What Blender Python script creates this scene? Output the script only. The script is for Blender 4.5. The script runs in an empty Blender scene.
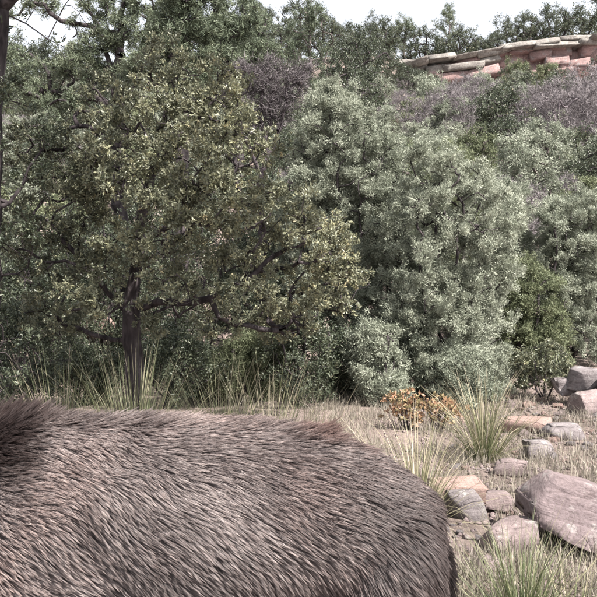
import bpy, math, random
import numpy as np
from mathutils import Vector, Matrix

# ------------------------------------------------------------------ camera, sky, sun, exposure
scene = bpy.context.scene
C = scene.collection
H, F, CX = 1.2, 820.0, 298.5          # camera height, focal length and centre of the 597 px picture
cam_d = bpy.data.cameras.new('camera'); cam = bpy.data.objects.new('camera', cam_d); C.objects.link(cam)
cam.location = (0, 0, H); cam.rotation_euler = (math.radians(90), 0, 0)
cam_d.sensor_width = 36; cam_d.sensor_fit = 'HORIZONTAL'; cam_d.lens = F / 597 * 36
cam_d.clip_start = 0.05; cam_d.clip_end = 2000
scene.camera = cam

SUN_EL = math.radians(50); SUN_AZ = math.radians(132)      # azimuth clockwise from +y
sd = Vector((math.sin(SUN_AZ) * math.cos(SUN_EL), math.cos(SUN_AZ) * math.cos(SUN_EL), math.sin(SUN_EL)))
w = bpy.data.worlds.new('World'); scene.world = w; w.use_nodes = True
wn = w.node_tree.nodes; wl = w.node_tree.links
bgn = wn['Background']
sky = wn.new('ShaderNodeTexSky'); sky.sky_type = 'NISHITA'; sky.sun_disc = False
sky.sun_elevation = SUN_EL; sky.sun_rotation = SUN_AZ
sky.altitude = 1500; sky.air_density = 1.0; sky.dust_density = 4.0; sky.ozone_density = 1.0
hs = wn.new('ShaderNodeHueSaturation'); hs.inputs['Saturation'].default_value = 0.2
wl.new(sky.outputs[0], hs.inputs['Color']); wl.new(hs.outputs[0], bgn.inputs['Color'])
bgn.inputs['Strength'].default_value = 0.12
sl = bpy.data.lights.new('sun', 'SUN'); sl.energy = 5.0; sl.angle = math.radians(0.6); sl.color = (1.0, 0.95, 0.9)
so = bpy.data.objects.new('sun', sl); C.objects.link(so)
so.rotation_euler = sd.to_track_quat('Z', 'Y').to_euler(); so.location = (20, -20, 40)
scene.view_settings.view_transform = 'Standard'; scene.view_settings.look = 'None'
scene.cycles.max_bounces = 5; scene.cycles.diffuse_bounces = 2; scene.cycles.glossy_bounces = 2; scene.cycles.transmission_bounces = 3
scene.view_settings.exposure = 1.5; scene.view_settings.gamma = 1.0

# ------------------------------------------------------------------ helpers
def hsh(i, seed):
    i = (i[..., 0].astype(np.int64) * 374761393 + i[..., 1].astype(np.int64) * 668265263
         + i[..., 2].astype(np.int64) * 2147483647 + seed * 974634777) & 0x7fffffff
    i = ((i ^ (i >> 13)) * 1274126177) & 0x7fffffff
    return ((i ^ (i >> 16)) & 0xffff) / 32767.5 - 1.0

def vnoise(p, scale=1.0, seed=0, octaves=1):
    p = np.asarray(p, float)
    if p.shape[-1] == 2: p = np.concatenate([p, np.zeros(p.shape[:-1] + (1,))], -1)
    out = 0; amp = 1.0; tot = 0
    for o in range(octaves):
        q = p * scale * (2 ** o); i = np.floor(q); f = q - i; f = f * f * (3 - 2 * f); v = 0
        for dx in (0, 1):
            for dy in (0, 1):
                for dz in (0, 1):
                    wt = (f[..., 0] if dx else 1 - f[..., 0]) * (f[..., 1] if dy else 1 - f[..., 1]) * (f[..., 2] if dz else 1 - f[..., 2])
                    v = v + wt * hsh(i + np.array([dx, dy, dz]), seed + o)
        out = out + amp * v; tot += amp; amp *= 0.5
    return out / tot

def norm(v): return v / (np.linalg.norm(v, axis=-1, keepdims=True) + 1e-9)

def mesh_np(name, verts, faces, smooth=False, attrs=None):
    """faces: list of (n,k) int arrays"""
    me = bpy.data.meshes.new(name)
    verts = np.asarray(verts, np.float32); faces = [np.asarray(f, np.int32) for f in faces if len(f)]
    me.vertices.add(len(verts)); me.vertices.foreach_set('co', verts.ravel())
    nl = sum(f.size for f in faces); npoly = sum(len(f) for f in faces)
    me.loops.add(nl); me.polygons.add(npoly)
    me.loops.foreach_set('vertex_index', np.concatenate([f.ravel() for f in faces]))
    tot = np.concatenate([np.full(len(f), f.shape[1], np.int32) for f in faces])
    st = np.concatenate([[0], np.cumsum(tot)[:-1]]).astype(np.int32)
    me.polygons.foreach_set('loop_start', st)
    if smooth: me.polygons.foreach_set('use_smooth', np.ones(npoly, bool))
    for k, v in (attrs or {}).items():
        a = me.attributes.new(k, 'FLOAT', 'POINT'); a.data.foreach_set('value', np.asarray(v, np.float32))
    me.update(calc_edges=True); me.validate()
    return me

def link(name, me, mat=None, parent=None):
    o = bpy.data.objects.new(name, me); C.objects.link(o)
    if mat is not None and me is not None and not me.materials: me.materials.append(mat)
    if parent is not None: o.parent = parent
    return o

def tag(o, label=None, cat=None, group=None, kind=None):
    if label: o['label'] = label
    if cat: o['category'] = cat
    if group: o['group'] = group
    if kind: o['kind'] = kind
    return o

def copy_tree(o, parent=None):
    c = o.copy(); C.objects.link(c); c.parent = parent
    for ch in list(o.children): copy_tree(ch, c)
    return c

def at(px, py, Y): return np.array([(px - CX) / F * Y, Y, H - (py - CX) / F * Y])

# ------------------------------------------------------------------ materials
def nmat(name):
    m = bpy.data.materials.new(name); m.use_nodes = True
    nt = m.node_tree; return m, nt.nodes, nt.links, nt.nodes['Principled BSDF']

def ramp(n, stops, interp='LINEAR'):
    r = n.new('ShaderNodeValToRGB'); r.color_ramp.interpolation = interp
    e = r.color_ramp.elements
    while len(e) < len(stops): e.new(0.5)
    for i, (p, c) in enumerate(stops): e[i].position = p; e[i].color = (*c, 1)
    return r

def leaf_material(name, stops, rough=0.5, trans=0.3, spec=0.3):
    m, n, l, b = nmat(name)
    a = n.new('ShaderNodeAttribute'); a.attribute_name = 'tint'
    oi = n.new('ShaderNodeObjectInfo')
    ma = n.new('ShaderNodeMath'); ma.operation = 'MULTIPLY_ADD'; ma.inputs[1].default_value = 0.16
    l.new(oi.outputs['Random'], ma.inputs[0])
    sb = n.new('ShaderNodeMath'); sb.operation = 'ADD'; sb.inputs[1].default_value = -0.08
    l.new(a.outputs['Fac'], sb.inputs[0]); l.new(sb.outputs[0], ma.inputs[2])
    r = ramp(n, stops); l.new(ma.outputs[0], r.inputs[0])
    l.new(r.outputs[0], b.inputs['Base Color'])
    b.inputs['Roughness'].default_value = rough; b.inputs['Specular IOR Level'].default_value = spec
    t = n.new('ShaderNodeBsdfTranslucent'); l.new(r.outputs[0], t.inputs['Color'])
    mx = n.new('ShaderNodeMixShader'); mx.inputs[0].default_value = trans
    l.new(b.outputs[0], mx.inputs[1]); l.new(t.outputs[0], mx.inputs[2])
    l.new(mx.outputs[0], n['Material Output'].inputs['Surface'])
    return m

def bark_material(name, c0, c1, scale=18):
    m, n, l, b = nmat(name)
    tc = n.new('ShaderNodeTexCoord'); mp = n.new('ShaderNodeMapping'); mp.inputs['Scale'].default_value = (1, 1, 0.3)
    l.new(tc.outputs['Object'], mp.inputs[0])
    t = n.new('ShaderNodeTexNoise'); t.inputs['Scale'].default_value = scale; t.inputs['Detail'].default_value = 6
    l.new(mp.outputs[0], t.inputs['Vector'])
    r = ramp(n, [(0.35, c0), (0.65, c1)]); l.new(t.outputs['Fac'], r.inputs[0]); l.new(r.outputs[0], b.inputs['Base Color'])
    b.inputs['Roughness'].default_value = 0.9; b.inputs['Specular IOR Level'].default_value = 0.2
    bp = n.new('ShaderNodeBump'); bp.inputs['Strength'].default_value = 0.8; bp.inputs['Distance'].default_value = 0.03
    l.new(t.outputs['Fac'], bp.inputs['Height']); l.new(bp.outputs[0], b.inputs['Normal'])
    return m

def rock_material(name, base, alt, lichen, strata=6.0, lich=0.55, bands=0.0, tilt=(0, 0, 0)):
    m, n, l, b = nmat(name)
    tc = n.new('ShaderNodeTexCoord'); oi = n.new('ShaderNodeObjectInfo')
    ad = n.new('ShaderNodeVectorMath'); ad.operation = 'MULTIPLY_ADD'; ad.inputs[1].default_value = (7, 11, 5)
    l.new(oi.outputs['Random'], ad.inputs[0]); l.new(tc.outputs['Object'], ad.inputs[2])
    n1 = n.new('ShaderNodeTexNoise'); n1.inputs['Scale'].default_value = strata * 0.7; n1.inputs['Detail'].default_value = 8; n1.inputs['Roughness'].default_value = 0.65
    l.new(ad.outputs[0], n1.inputs['Vector'])
    mp = n.new('ShaderNodeMapping'); mp.inputs['Scale'].default_value = (0.6, 0.6, 3.2); l.new(ad.outputs[0], mp.inputs[0])
    n2 = n.new('ShaderNodeTexNoise'); n2.inputs['Scale'].default_value = strata; n2.inputs['Detail'].default_value = 4
    l.new(mp.outputs[0], n2.inputs['Vector'])
    r1 = ramp(n, [(0.3, alt), (0.62, base)]); l.new(n1.outputs['Fac'], r1.inputs[0])
    r2 = ramp(n, [(0.36, (0.40, 0.37, 0.37)), (0.43, (1, 1, 1))]); l.new(n2.outputs['Fac'], r2.inputs[0])
    mu = n.new('ShaderNodeMixRGB'); mu.blend_type = 'MULTIPLY'; mu.inputs[0].default_value = 0.5
    l.new(r1.outputs[0], mu.inputs[1]); l.new(r2.outputs[0], mu.inputs[2])
    n3 = n.new('ShaderNodeTexNoise'); n3.inputs['Scale'].default_value = strata * 1.6; n3.inputs['Detail'].default_value = 9; n3.inputs['Roughness'].default_value = 0.75
    l.new(ad.outputs[0], n3.inputs['Vector'])
    r3 = ramp(n, [(lich, (0, 0, 0)), (lich + 0.08, (1, 1, 1))]); l.new(n3.outputs['Fac'], r3.inputs[0])
    mx = n.new('ShaderNodeMixRGB'); l.new(r3.outputs[0], mx.inputs[0]); l.new(mu.outputs[0], mx.inputs[1]); mx.inputs[2].default_value = (*lichen, 1)
    l.new(mx.outputs[0], b.inputs['Base Color']); b.inputs['Roughness'].default_value = 0.92; b.inputs['Specular IOR Level'].default_value = 0.2
    su = n.new('ShaderNodeMath'); su.operation = 'ADD'; l.new(n1.outputs['Fac'], su.inputs[0]); l.new(n2.outputs['Fac'], su.inputs[1])
    bp = n.new('ShaderNodeBump'); bp.inputs['Strength'].default_value = 0.9; bp.inputs['Distance'].default_value = 0.12 / strata
    n4 = n.new('ShaderNodeTexNoise'); n4.inputs['Scale'].default_value = strata * 9; n4.inputs['Detail'].default_value = 8; n4.inputs['Roughness'].default_value = 0.8
    l.new(ad.outputs[0], n4.inputs['Vector'])
    s2 = n.new('ShaderNodeMath'); s2.operation = 'MULTIPLY_ADD'; s2.inputs[1].default_value = 0.8; l.new(n4.outputs['Fac'], s2.inputs[0]); l.new(su.outputs[0], s2.inputs[2])
    r4 = ramp(n, [(0.36, (0.55, 0.52, 0.52)), (0.55, (1, 1, 1)), (0.7, (1.18, 1.16, 1.14))]); l.new(n4.outputs['Fac'], r4.inputs[0])
    m4 = n.new('ShaderNodeMixRGB'); m4.blend_type = 'MULTIPLY'; m4.inputs[0].default_value = 0.85; l.new(mx.outputs[0], m4.inputs[1]); l.new(r4.outputs[0], m4.inputs[2]); l.new(m4.outputs[0], b.inputs['Base Color'])
    if bands:
        m5 = n.new('ShaderNodeMapping'); m5.inputs['Rotation'].default_value = tilt; l.new(tc.outputs['Object'], m5.inputs[0])
        m6 = n.new('ShaderNodeMapping'); m6.inputs['Scale'].default_value = (.10, .10, 1); l.new(m5.outputs[0], m6.inputs[0])
        n5 = n.new('ShaderNodeTexNoise'); n5.inputs['Scale'].default_value = bands; n5.inputs['Detail'].default_value = 5; n5.inputs['Roughness'].default_value = .6; l.new(m6.outputs[0], n5.inputs['Vector'])
        r5 = ramp(n, [(.44, (1, 1, 1)), (.475, (.25, .22, .22)), (.49, (.25, .22, .22)), (.53, (1, 1, 1)), (.62, (.8, .76, .76)), (.7, (1.1, 1.08, 1.06))]); l.new(n5.outputs['Fac'], r5.inputs[0])
        m7 = n.new('ShaderNodeMixRGB'); m7.blend_type = 'MULTIPLY'; m7.inputs[0].default_value = .16; l.new(m4.outputs[0], m7.inputs[1]); l.new(r5.outputs[0], m7.inputs[2]); l.new(m7.outputs[0], b.inputs['Base Color'])
        s3 = n.new('ShaderNodeMath'); s3.operation = 'MULTIPLY_ADD'; s3.inputs[1].default_value = .3; l.new(r5.outputs[0], s3.inputs[0]); l.new(s2.outputs[0], s3.inputs[2]); s2 = s3
    l.new(s2.outputs[0], bp.inputs['Height']); l.new(bp.outputs[0], b.inputs['Normal'])
    return m

M = {}
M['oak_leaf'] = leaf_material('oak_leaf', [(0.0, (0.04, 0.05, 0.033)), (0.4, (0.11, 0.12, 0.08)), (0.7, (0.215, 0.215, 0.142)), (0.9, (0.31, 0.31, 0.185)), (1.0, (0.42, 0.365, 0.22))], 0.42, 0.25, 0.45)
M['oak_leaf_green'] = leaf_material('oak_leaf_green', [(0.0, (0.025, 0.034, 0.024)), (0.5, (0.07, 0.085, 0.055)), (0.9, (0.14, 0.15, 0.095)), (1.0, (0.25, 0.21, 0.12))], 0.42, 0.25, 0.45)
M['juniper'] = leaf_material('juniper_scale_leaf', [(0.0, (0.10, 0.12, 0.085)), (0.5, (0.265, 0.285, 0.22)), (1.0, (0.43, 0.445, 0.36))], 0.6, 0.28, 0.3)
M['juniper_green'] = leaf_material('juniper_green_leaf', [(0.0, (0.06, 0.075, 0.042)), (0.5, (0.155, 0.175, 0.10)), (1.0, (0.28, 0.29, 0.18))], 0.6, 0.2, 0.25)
M['pine'] = leaf_material('pine_needle', [(0.0, (0.05, 0.065, 0.045)), (0.5, (0.12, 0.145, 0.095)), (1.0, (0.23, 0.25, 0.165))], 0.5, 0.15)
M['scrub'] = leaf_material('grey_scrub', [(0.0, (0.10, 0.088, 0.09)), (0.5, (0.20, 0.178, 0.182)), (1.0, (0.32, 0.29, 0.29))], 0.8, 0.1, 0.1)
M['orange_leaf'] = leaf_material('orange_leaf', [(0.0, (0.16, 0.17, 0.08)), (0.35, (0.30, 0.25, 0.14)), (0.65, (0.38, 0.22, 0.14)), (1.0, (0.46, 0.34, 0.25))], 0.5, 0.35)
M['beargrass'] = leaf_material('beargrass_leaf', [(0.0, (0.06, 0.08, 0.035)), (0.4, (0.15, 0.165, 0.085)), (0.7, (0.29, 0.26, 0.17)), (1.0, (0.45, 0.39, 0.29))], 0.5, 0.2)
M['straw'] = leaf_material('dry_grass', [(0.0, (0.11, 0.098, 0.08)), (0.5, (0.265, 0.235, 0.19)), (1.0, (0.44, 0.395, 0.335))], 0.7, 0.25)
M['dark_twig'] = leaf_material('purple_twigs', [(0.0, (0.045, 0.038, 0.04)), (0.5, (0.12, 0.105, 0.11)), (1.0, (0.25, 0.225, 0.225))], 0.8, 0.05, 0.1)
M['dark_twig_bark'] = bark_material('purple_twig_bark', (0.04, 0.03, 0.035), (0.09, 0.075, 0.08))
M['bark_dark'] = bark_material('oak_bark', (0.016, 0.013, 0.014), (0.07, 0.058, 0.06))
M['bark_grey'] = bark_material('juniper_bark', (0.06, 0.05, 0.048), (0.17, 0.14, 0.135))
M['bark_bare'] = bark_material('bare_twig_bark', (0.09, 0.075, 0.082), (0.20, 0.17, 0.18))
M['rock_pink'] = rock_material('pink_sandstone', (0.33, 0.262, 0.252), (0.19, 0.152, 0.152), (0.40, 0.375, 0.35), 6, 0.56)
M['rock_layered'] = rock_material('layered_sandstone', (0.32, 0.255, 0.252), (0.21, 0.168, 0.172), (0.41, 0.375, 0.36), 5, 0.56, 6.0, (-.35, -.26, 0))
M['rock_grey'] = rock_material('grey_stone', (0.27, 0.24, 0.24), (0.155, 0.135, 0.135), (0.37, 0.355, 0.34), 9)
M['rock_salmon'] = rock_material('salmon_stone', (0.38, 0.27, 0.235), (0.24, 0.168, 0.15), (0.5, 0.46, 0.42), 7, 0.6)
M['ledge_face'] = rock_material('ledge_pink', (0.36, 0.245, 0.23), (0.21, 0.15, 0.145), (0.30, 0.275, 0.27), 0.8, 0.53)
M['ledge_cap'] = rock_material('ledge_lichen', (0.30, 0.275, 0.25), (0.17, 0.157, 0.145), (0.36, 0.34, 0.31), 0.7, 0.5)

# ground
m, n, l, b = nmat('ground_soil'); M['soil'] = m
tc = n.new('ShaderNodeTexCoord')
a1 = n.new('ShaderNodeTexNoise'); a1.inputs['Scale'].default_value = 0.9; a1.inputs['Detail'].default_value = 8; l.new(tc.outputs['Object'], a1.inputs['Vector'])
a2 = n.new('ShaderNodeTexNoise'); a2.inputs['Scale'].default_value = 22; a2.inputs['Detail'].default_value = 8; a2.inputs['Roughness'].default_value = 0.75; l.new(tc.outputs['Object'], a2.inputs['Vector'])
r1 = ramp(n, [(0.35, (0.22, 0.18, 0.162)), (0.55, (0.28, 0.225, 0.205)), (0.7, (0.26, 0.225, 0.2))]); l.new(a1.outputs['Fac'], r1.inputs[0])
r2 = ramp(n, [(0.3, (0.35, 0.33, 0.33)), (0.6, (1.1, 1.08, 1.05))]); l.new(a2.outputs['Fac'], r2.inputs[0])
mu = n.new('ShaderNodeMixRGB'); mu.blend_type = 'MULTIPLY'; mu.inputs[0].default_value = 0.9
l.new(r1.outputs[0], mu.inputs[1]); l.new(r2.outputs[0], mu.inputs[2]); l.new(mu.outputs[0], b.inputs['Base Color'])
b.inputs['Roughness'].default_value = 0.95; b.inputs['Specular IOR Level'].default_value = 0.1
bp = n.new('ShaderNodeBump'); bp.inputs['Strength'].default_value = 1; bp.inputs['Distance'].default_value = 0.03
l.new(a2.outputs['Fac'], bp.inputs['Height']); l.new(bp.outputs[0], b.inputs['Normal'])

# ------------------------------------------------------------------ terrain
def sstep(a, b, x):
    t = np.clip((x - a) / (b - a), 0, 1); return t * t * (3 - 2 * t)

def ground_h(x, y):
    x = np.asarray(x, float); y = np.asarray(y, float)
    p = np.stack([x, y], -1)
    t = (y - 10.5)
    ramp_ = np.where(t > 0, np.sqrt(t * t + 1.5) - 1.2, 0.25 / (1 + np.abs(np.minimum(t, 0)) * 1.6))
    ramp_ = np.maximum(ramp_, 0)
    tilt = 1 + 0.08 * np.tanh(x / 18)
    z = 0.298 * tilt * np.minimum(ramp_, 67.5)
    led = sstep(7, 12, x)
    # the step of the ledge on the right, a smooth slope on the left; then a gently rising top
    z = z + led * np.clip(1.2 + 0.13 * x, 2, 4.6) * sstep(80.2, 81.6, y) + (1 - led) * 7.0 * sstep(66, 94, y)
    z = z + 0.06 * np.maximum(y - 82, 0) * (y < 110) + 0.06 * 28 * (y >= 110)
    z = z - 0.25 * np.maximum(y - 112, 0)
    hill = sstep(10, 20, y)
    z = z + hill * (vnoise(p, 0.18, 3, 3) * 0.7) + vnoise(p, 0.55, 5, 3) * 0.10 + vnoise(p, 3.5, 9, 2) * 0.025
    z = z + 0.05 * np.clip(x - 1.5, 0, 6) * sstep(5, 9, y) * (1 - hill)
    return z

ys = np.concatenate([np.linspace(-40, -4, 20)[:-1], np.linspace(-4, 14, 130)[:-1], 14 + (160 - 14) * np.linspace(0, 1, 120) ** 1.35])
u = np.linspace(-1, 1, 171); xs = np.sign(u) * (8 * np.abs(u) + 92 * np.abs(u) ** 3.2)
XX, YY = np.meshgrid(xs, ys); V = np.stack([XX, YY, ground_h(XX, YY)], -1).reshape(-1, 3)
nx, ny = len(xs), len(ys)
ii = (np.arange(ny - 1)[:, None] * nx + np.arange(nx - 1)[None]).ravel()
g = link('ground', mesh_np('ground', V, [np.stack([ii, ii + 1, ii + nx + 1, ii + nx], -1)], True), M['soil'])
tag(g, 'stony tan soil rising into a scrubby hillside', None, None, 'structure')

# ------------------------------------------------------------------ stones
def ico(sub):
    import bmesh
    bm = bmesh.new(); bmesh.ops.create_icosphere(bm, subdivisions=sub, radius=1.0)
    v = np.array([x.co[:] for x in bm.verts]); f = np.array([[q.index for q in x.verts] for x in bm.faces]); bm.free(); return v, f
ICO = {k: ico(k) for k in (2, 3, 4, 5)}

def stone_arrays(rng, size, sub=3, cuts=10, rough=0.03, boxy=0.0, planes=None, jit=0.14, dmin=0.72):
    v, f = ICO[sub]; v = v.copy()
    if boxy: v = np.sign(v) * np.abs(v) ** (1 - 0.6 * boxy)
    v = v * (1.25 if planes is None or cuts else 1.0) * 1.35
    ns = norm(rng.normal(size=(cuts, 3))); ds = rng.uniform(dmin, 1.05, cuts)
    ax = norm(np.concatenate([np.eye(3), -np.eye(3)]) + rng.normal(size=(6, 3)) * jit); ns = np.concatenate([ax, ns]); ds = np.concatenate([rng.uniform(0.72, 0.88, 6), ds])
    if planes is not None:
        ns = np.concatenate([norm(np.array([p[:3] for p in planes], float)), ns]); ds = np.concatenate([[p[3] for p in planes], ds])
    for _ in range(3):
        for nn, d in zip(ns, ds):
            s = v @ nn - d; k = s > 0; v[k] -= np.outer(s[k], nn)
    sd_ = int(rng.integers(1000))
    v += norm(v) * (vnoise(v, 2.2, sd_, 3) * rough + vnoise(v, 9, sd_ + 5, 2) * rough * 0.35)[:, None]
    return v * np.array(size), f

def stone_mesh(name, rng, size, **k):
    v, f = stone_arrays(rng, size, **k); return mesh_np(name, v, [f], False)

# ------------------------------------------------------------------ trees
def resample(pts, step):
    pts = np.array(pts, float); seg = np.linalg.norm(np.diff(pts, axis=0), axis=1); cum = np.concatenate([[0], np.cumsum(seg)])
    nn = max(2, int(cum[-1] / step) + 1); t = np.linspace(0, cum[-1], nn)
    out = np.stack([np.interp(t, cum, pts[:, i]) for i in range(3)], -1)
    for _ in range(9):
        out[1:-1] = 0.5 * out[1:-1] + 0.25 * (out[:-2] + out[2:])
    return out

class Skel:
    def __init__(s): s.p = []; s.par = []; s.r0 = []; s.trunk = []
    def path(s, pts, parent, trunk=False):
        for q in pts:
            s.p.append(q); s.par.append(parent); s.trunk.append(trunk); parent = len(s.p) - 1
        return parent

def grow(rng, limbs, targets, step=0.16, wig=0.02, up=0.25):
    """limbs: polylines (first is the trunk from the ground); targets: points every twig ends at"""
    s = Skel(); first = True
    for lp in limbs:
        pts = resample(lp, step)
        if first: s.path(pts, -1, True); first = False
        else:
            P = np.array(s.p); par = int(np.argmin(np.linalg.norm(P - pts[0], axis=1))); s.path(pts[1:], par, True)
    for i in range(1, len(s.p)):
        s.p[i] = s.p[i] + rng.normal(size=3) * wig
    P0 = np.array(s.p); dist = np.min(np.linalg.norm(targets[:, None] - P0[None], axis=2), axis=1)
    cap = len(s.p) + int(np.sum(dist / step + 3)) + 10
    arr = np.zeros((cap * 2, 3)); k = len(s.p); arr[:k] = P0
    for ti in np.argsort(dist):
        t = targets[ti]; d = arr[:k] - t; dd = np.linalg.norm(d, axis=1)
        cost = dd * rng.uniform(0.85, 1.35, k) + 0.5 * np.maximum(0, d[:, 2])
        par = int(np.argmin(cost)); p = arr[par]; L = dd[par]
        gp = s.par[par]; dirp = norm(p - arr[gp]) if gp >= 0 else np.array([0, 0, 1.0])
        ctrl = p + dirp * L * 0.35 + np.array([0, 0, up * L * 0.3]) + rng.normal(size=3) * L * 0.08
        nseg = max(2, int(L / step) + 1); tt = np.linspace(0, 1, nseg + 1)[1:, None]
        pts = (1 - tt) ** 2 * p + 2 * tt * (1 - tt) * ctrl + tt ** 2 * t + rng.normal(size=(nseg, 3)) * wig * 0.6
        if k + nseg >= len(arr): break
        arr[k:k + nseg] = pts; s.path(list(pts), par); k = len(s.p)
    return np.array(s.p), np.array(s.par), np.array(s.trunk)

def radii(par, r0, e, trunk_r=None):
    nn = len(par); acc = np.zeros(nn); r = np.zeros(nn)
    for i in range(nn - 1, -1, -1):
        r[i] = max(acc[i], r0 ** e) ** (1 / e)
        if par[i] >= 0: acc[par[i]] += r[i] ** e
    if trunk_r:
        big = r > r[0] * 0.25; sc = trunk_r / r[0]; r = np.where(big, r * sc, r * (1 + (sc - 1) * np.clip(r / (r[0] * 0.25), 0, 1)))
    return r

def tubes(P, par, r, sel, k):
    idx = np.where(sel & (par >= 0))[0]
    if not len(idx): return np.zeros((0, 3)), np.zeros((0, 4), int)
    d = np.zeros_like(P); d[1:] = norm(P[1:] - P[np.maximum(par[1:], 0)]); ch = np.where(par == 0)[0]
    d[0] = d[ch[0]] if len(ch) else (0, 0, 1)
    def ring(pos, di, rad):
        ref = np.where(np.abs(di[:, 0:1]) < 0.9, np.array([[1.0, 0, 0]]), np.array([[0, 1.0, 0]]))
        a = norm(np.cross(di, ref)); b = np.cross(di, a); th = np.arange(k) * 2 * math.pi / k
        return pos[:, None] + rad[:, None, None] * (np.cos(th)[None, :, None] * a[:, None] + np.sin(th)[None, :, None] * b[:, None])
    pa = par[idx]; same = (d[idx] * d[pa]).sum(1) > 0.6
    d0 = np.where(same[:, None], d[pa], d[idx])
    R0 = ring(P[pa], d0, np.minimum(r[pa], r[idx] * 1.25)); R1 = ring(P[idx], d[idx], r[idx])
    nE = len(idx); v = np.concatenate([R0, R1], 1).reshape(-1, 3)
    o = (np.arange(nE) * 2 * k)[:, None]; j = np.arange(k)[None]; j2 = (np.arange(k) + 1)[None] % k
    f = np.stack([o + j, o + j2, o + k + j2, o + k + j], -1).reshape(-1, 4)
    return v, f

def slivers(rng, P, D, Lr, Wr):
    nn = len(P); L = rng.uniform(*Lr, nn)[:, None]; W = rng.uniform(*Wr, nn)[:, None]
    D = norm(D); S = norm(np.cross(D, rng.normal(size=(nn, 3))))
    v = np.stack([P + S * W * .5, P - S * W * .5, P + D * L + S * W * .3 * rng.normal(size=(nn, 1))], 1).reshape(-1, 3)
    return v, np.arange(nn * 3).reshape(-1, 3)

def leaves_arrays(rng, P, D, Lr, Wr, fold=0.3, curl=0.15):
    nn = len(P); L = rng.uniform(*Lr, nn)[:, None]; W = rng.uniform(*Wr, nn)[:, None]
    D = norm(D); S = norm(np.cross(D, rng.normal(size=(nn, 3)))); N = np.cross(D, S)
    m_ = rng.uniform(0.4, 0.6, (nn, 1))
    v = np.stack([P, P + D * L * m_ + S * W * .5 + N * W * fold, P + D * L + N * L * curl * rng.normal(size=(nn, 1)), P + D * L * m_ - S * W * .5 + N * W * fold], 1).reshape(-1, 3)
    o = (np.arange(nn) * 4)[:, None]
    f = np.concatenate([o + np.array([[0, 1, 2]]), o + np.array([[0, 2, 3]])])
    return v, f

def crown_mesh(name, rng, P, par, r, rmax, ntuft, per, spread, Lr, Wr, cone=0.9, upb=0.3, clump=0.5, tilt_tint=None, fold=0.3, jitter=1.0, tipn=None):
    cand = np.where((r <= rmax) & (par >= 0))[0]
    if tipn is not None:
        dep = np.zeros(len(par), int)
        for i in range(len(par) - 1, 0, -1): dep[par[i]] = max(dep[par[i]], dep[i] + 1)
        cand = np.where((dep <= tipn) & (par >= 0))[0]
    c = rng.choice(cand, ntuft); tt = rng.uniform(0, 1, (ntuft, 1))
    base = P[par[c]] * (1 - tt) + P[c] * tt + rng.normal(size=(ntuft, 3)) * spread
    dirn = norm(norm(P[c] - P[par[c]]) + rng.normal(size=(ntuft, 3)) * 0.5 + np.array([0, 0, upb]))
    pt = np.repeat(base, per, 0) + rng.normal(size=(ntuft * per, 3)) * spread * 0.35 * jitter
    dd = np.repeat(dirn, per, 0) + rng.normal(size=(ntuft * per, 3)) * cone
    cl = 0.5 + 0.22 * rng.normal(size=ntuft) + 0.25 * vnoise(base, 1.3, 17, 2)
    if tilt_tint is not None: cl = cl + tilt_tint(base)
    tint = np.clip(np.repeat(cl, per) * clump + (1 - clump) * rng.beta(2.2, 2.2, ntuft * per) + 0.0, 0, 1)
    if fold is None: v, f = slivers(rng, pt, dd, Lr, Wr); q = 3
    else: v, f = leaves_arrays(rng, pt, dd, Lr, Wr, fold); q = 4
    return mesh_np(name, v, [f], False, {'tint': np.repeat(tint, q)})

def in_lobes(rng, lobes, nn, shell=0.5):
    """lobes: (cx,cy,cz,rx,ry,rz); points biased to the outer shell"""
    lob = np.array(lobes, float); wts = lob[:, 3] * lob[:, 4] * lob[:, 5]; wts = wts ** 0.8; wts /= wts.sum()
    c = rng.choice(len(lob), nn, p=wts); d = norm(rng.normal(size=(nn, 3)))
    rad = rng.uniform(shell ** 3, 1, (nn, 1)) ** (1 / 3)
    rad = np.where(rng.uniform(size=(nn, 1)) < 0.14, rng.uniform(1.0, 1.4, (nn, 1)), rad)
    return lob[c, :3] + d * rad * lob[c, 3:]

def make_tree(name, rng, limbs, lobes, ntarget, leafmat, barkmat, leafkw, step=0.16, r0=0.004, e=2.3, trunk_r=0.12, up=0.25, wig=0.02, shell=0.5, ksides=9, split=True, crown_kw=None):
    """returns the tree's Empty at its foot, with trunk, branches, crown; limbs and lobes relative to the foot"""
    T = in_lobes(rng, lobes, ntarget, shell); T[:, 2] = np.maximum(T[:, 2], 0.15)
    P, par, tr = grow(rng, limbs, T, step, wig, up)
    r = radii(par, r0, e, trunk_r)
    fl = np.clip(1 - P[:, 2] / 0.35, 0, 1) * tr; r = r * (1 + 0.5 * fl ** 2) * (1 + .10 * vnoise(P, 5, 8, 2))
    root = bpy.data.objects.new(name, None); C.objects.link(root); root.empty_display_size = 0.2
    thick = tr & (r > r0 * 2.5)
    v, f = tubes(P, par, r, thick, ksides); link('trunk', mesh_np('trunk', v, [f], True), barkmat, root)
    v1, f1 = tubes(P, par, r, ~thick & (r > r0 * 2.2), 5); v2, f2 = tubes(P, par, r, ~thick & (r <= r0 * 2.2), 3)
    tag(link('branches', mesh_np('branches', np.concatenate([v1, v2]), [f1, f2 + len(v1)], True), barkmat, root), kind='stuff')
    if leafkw:
        kw = dict(leafkw); rm = kw.pop('rfac', 1.6) * r0
        cm = crown_mesh('crown', rng, P, par, r, rm, **kw)
        tag(link('crown', cm, leafmat, root), kind='stuff')
    return root

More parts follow.
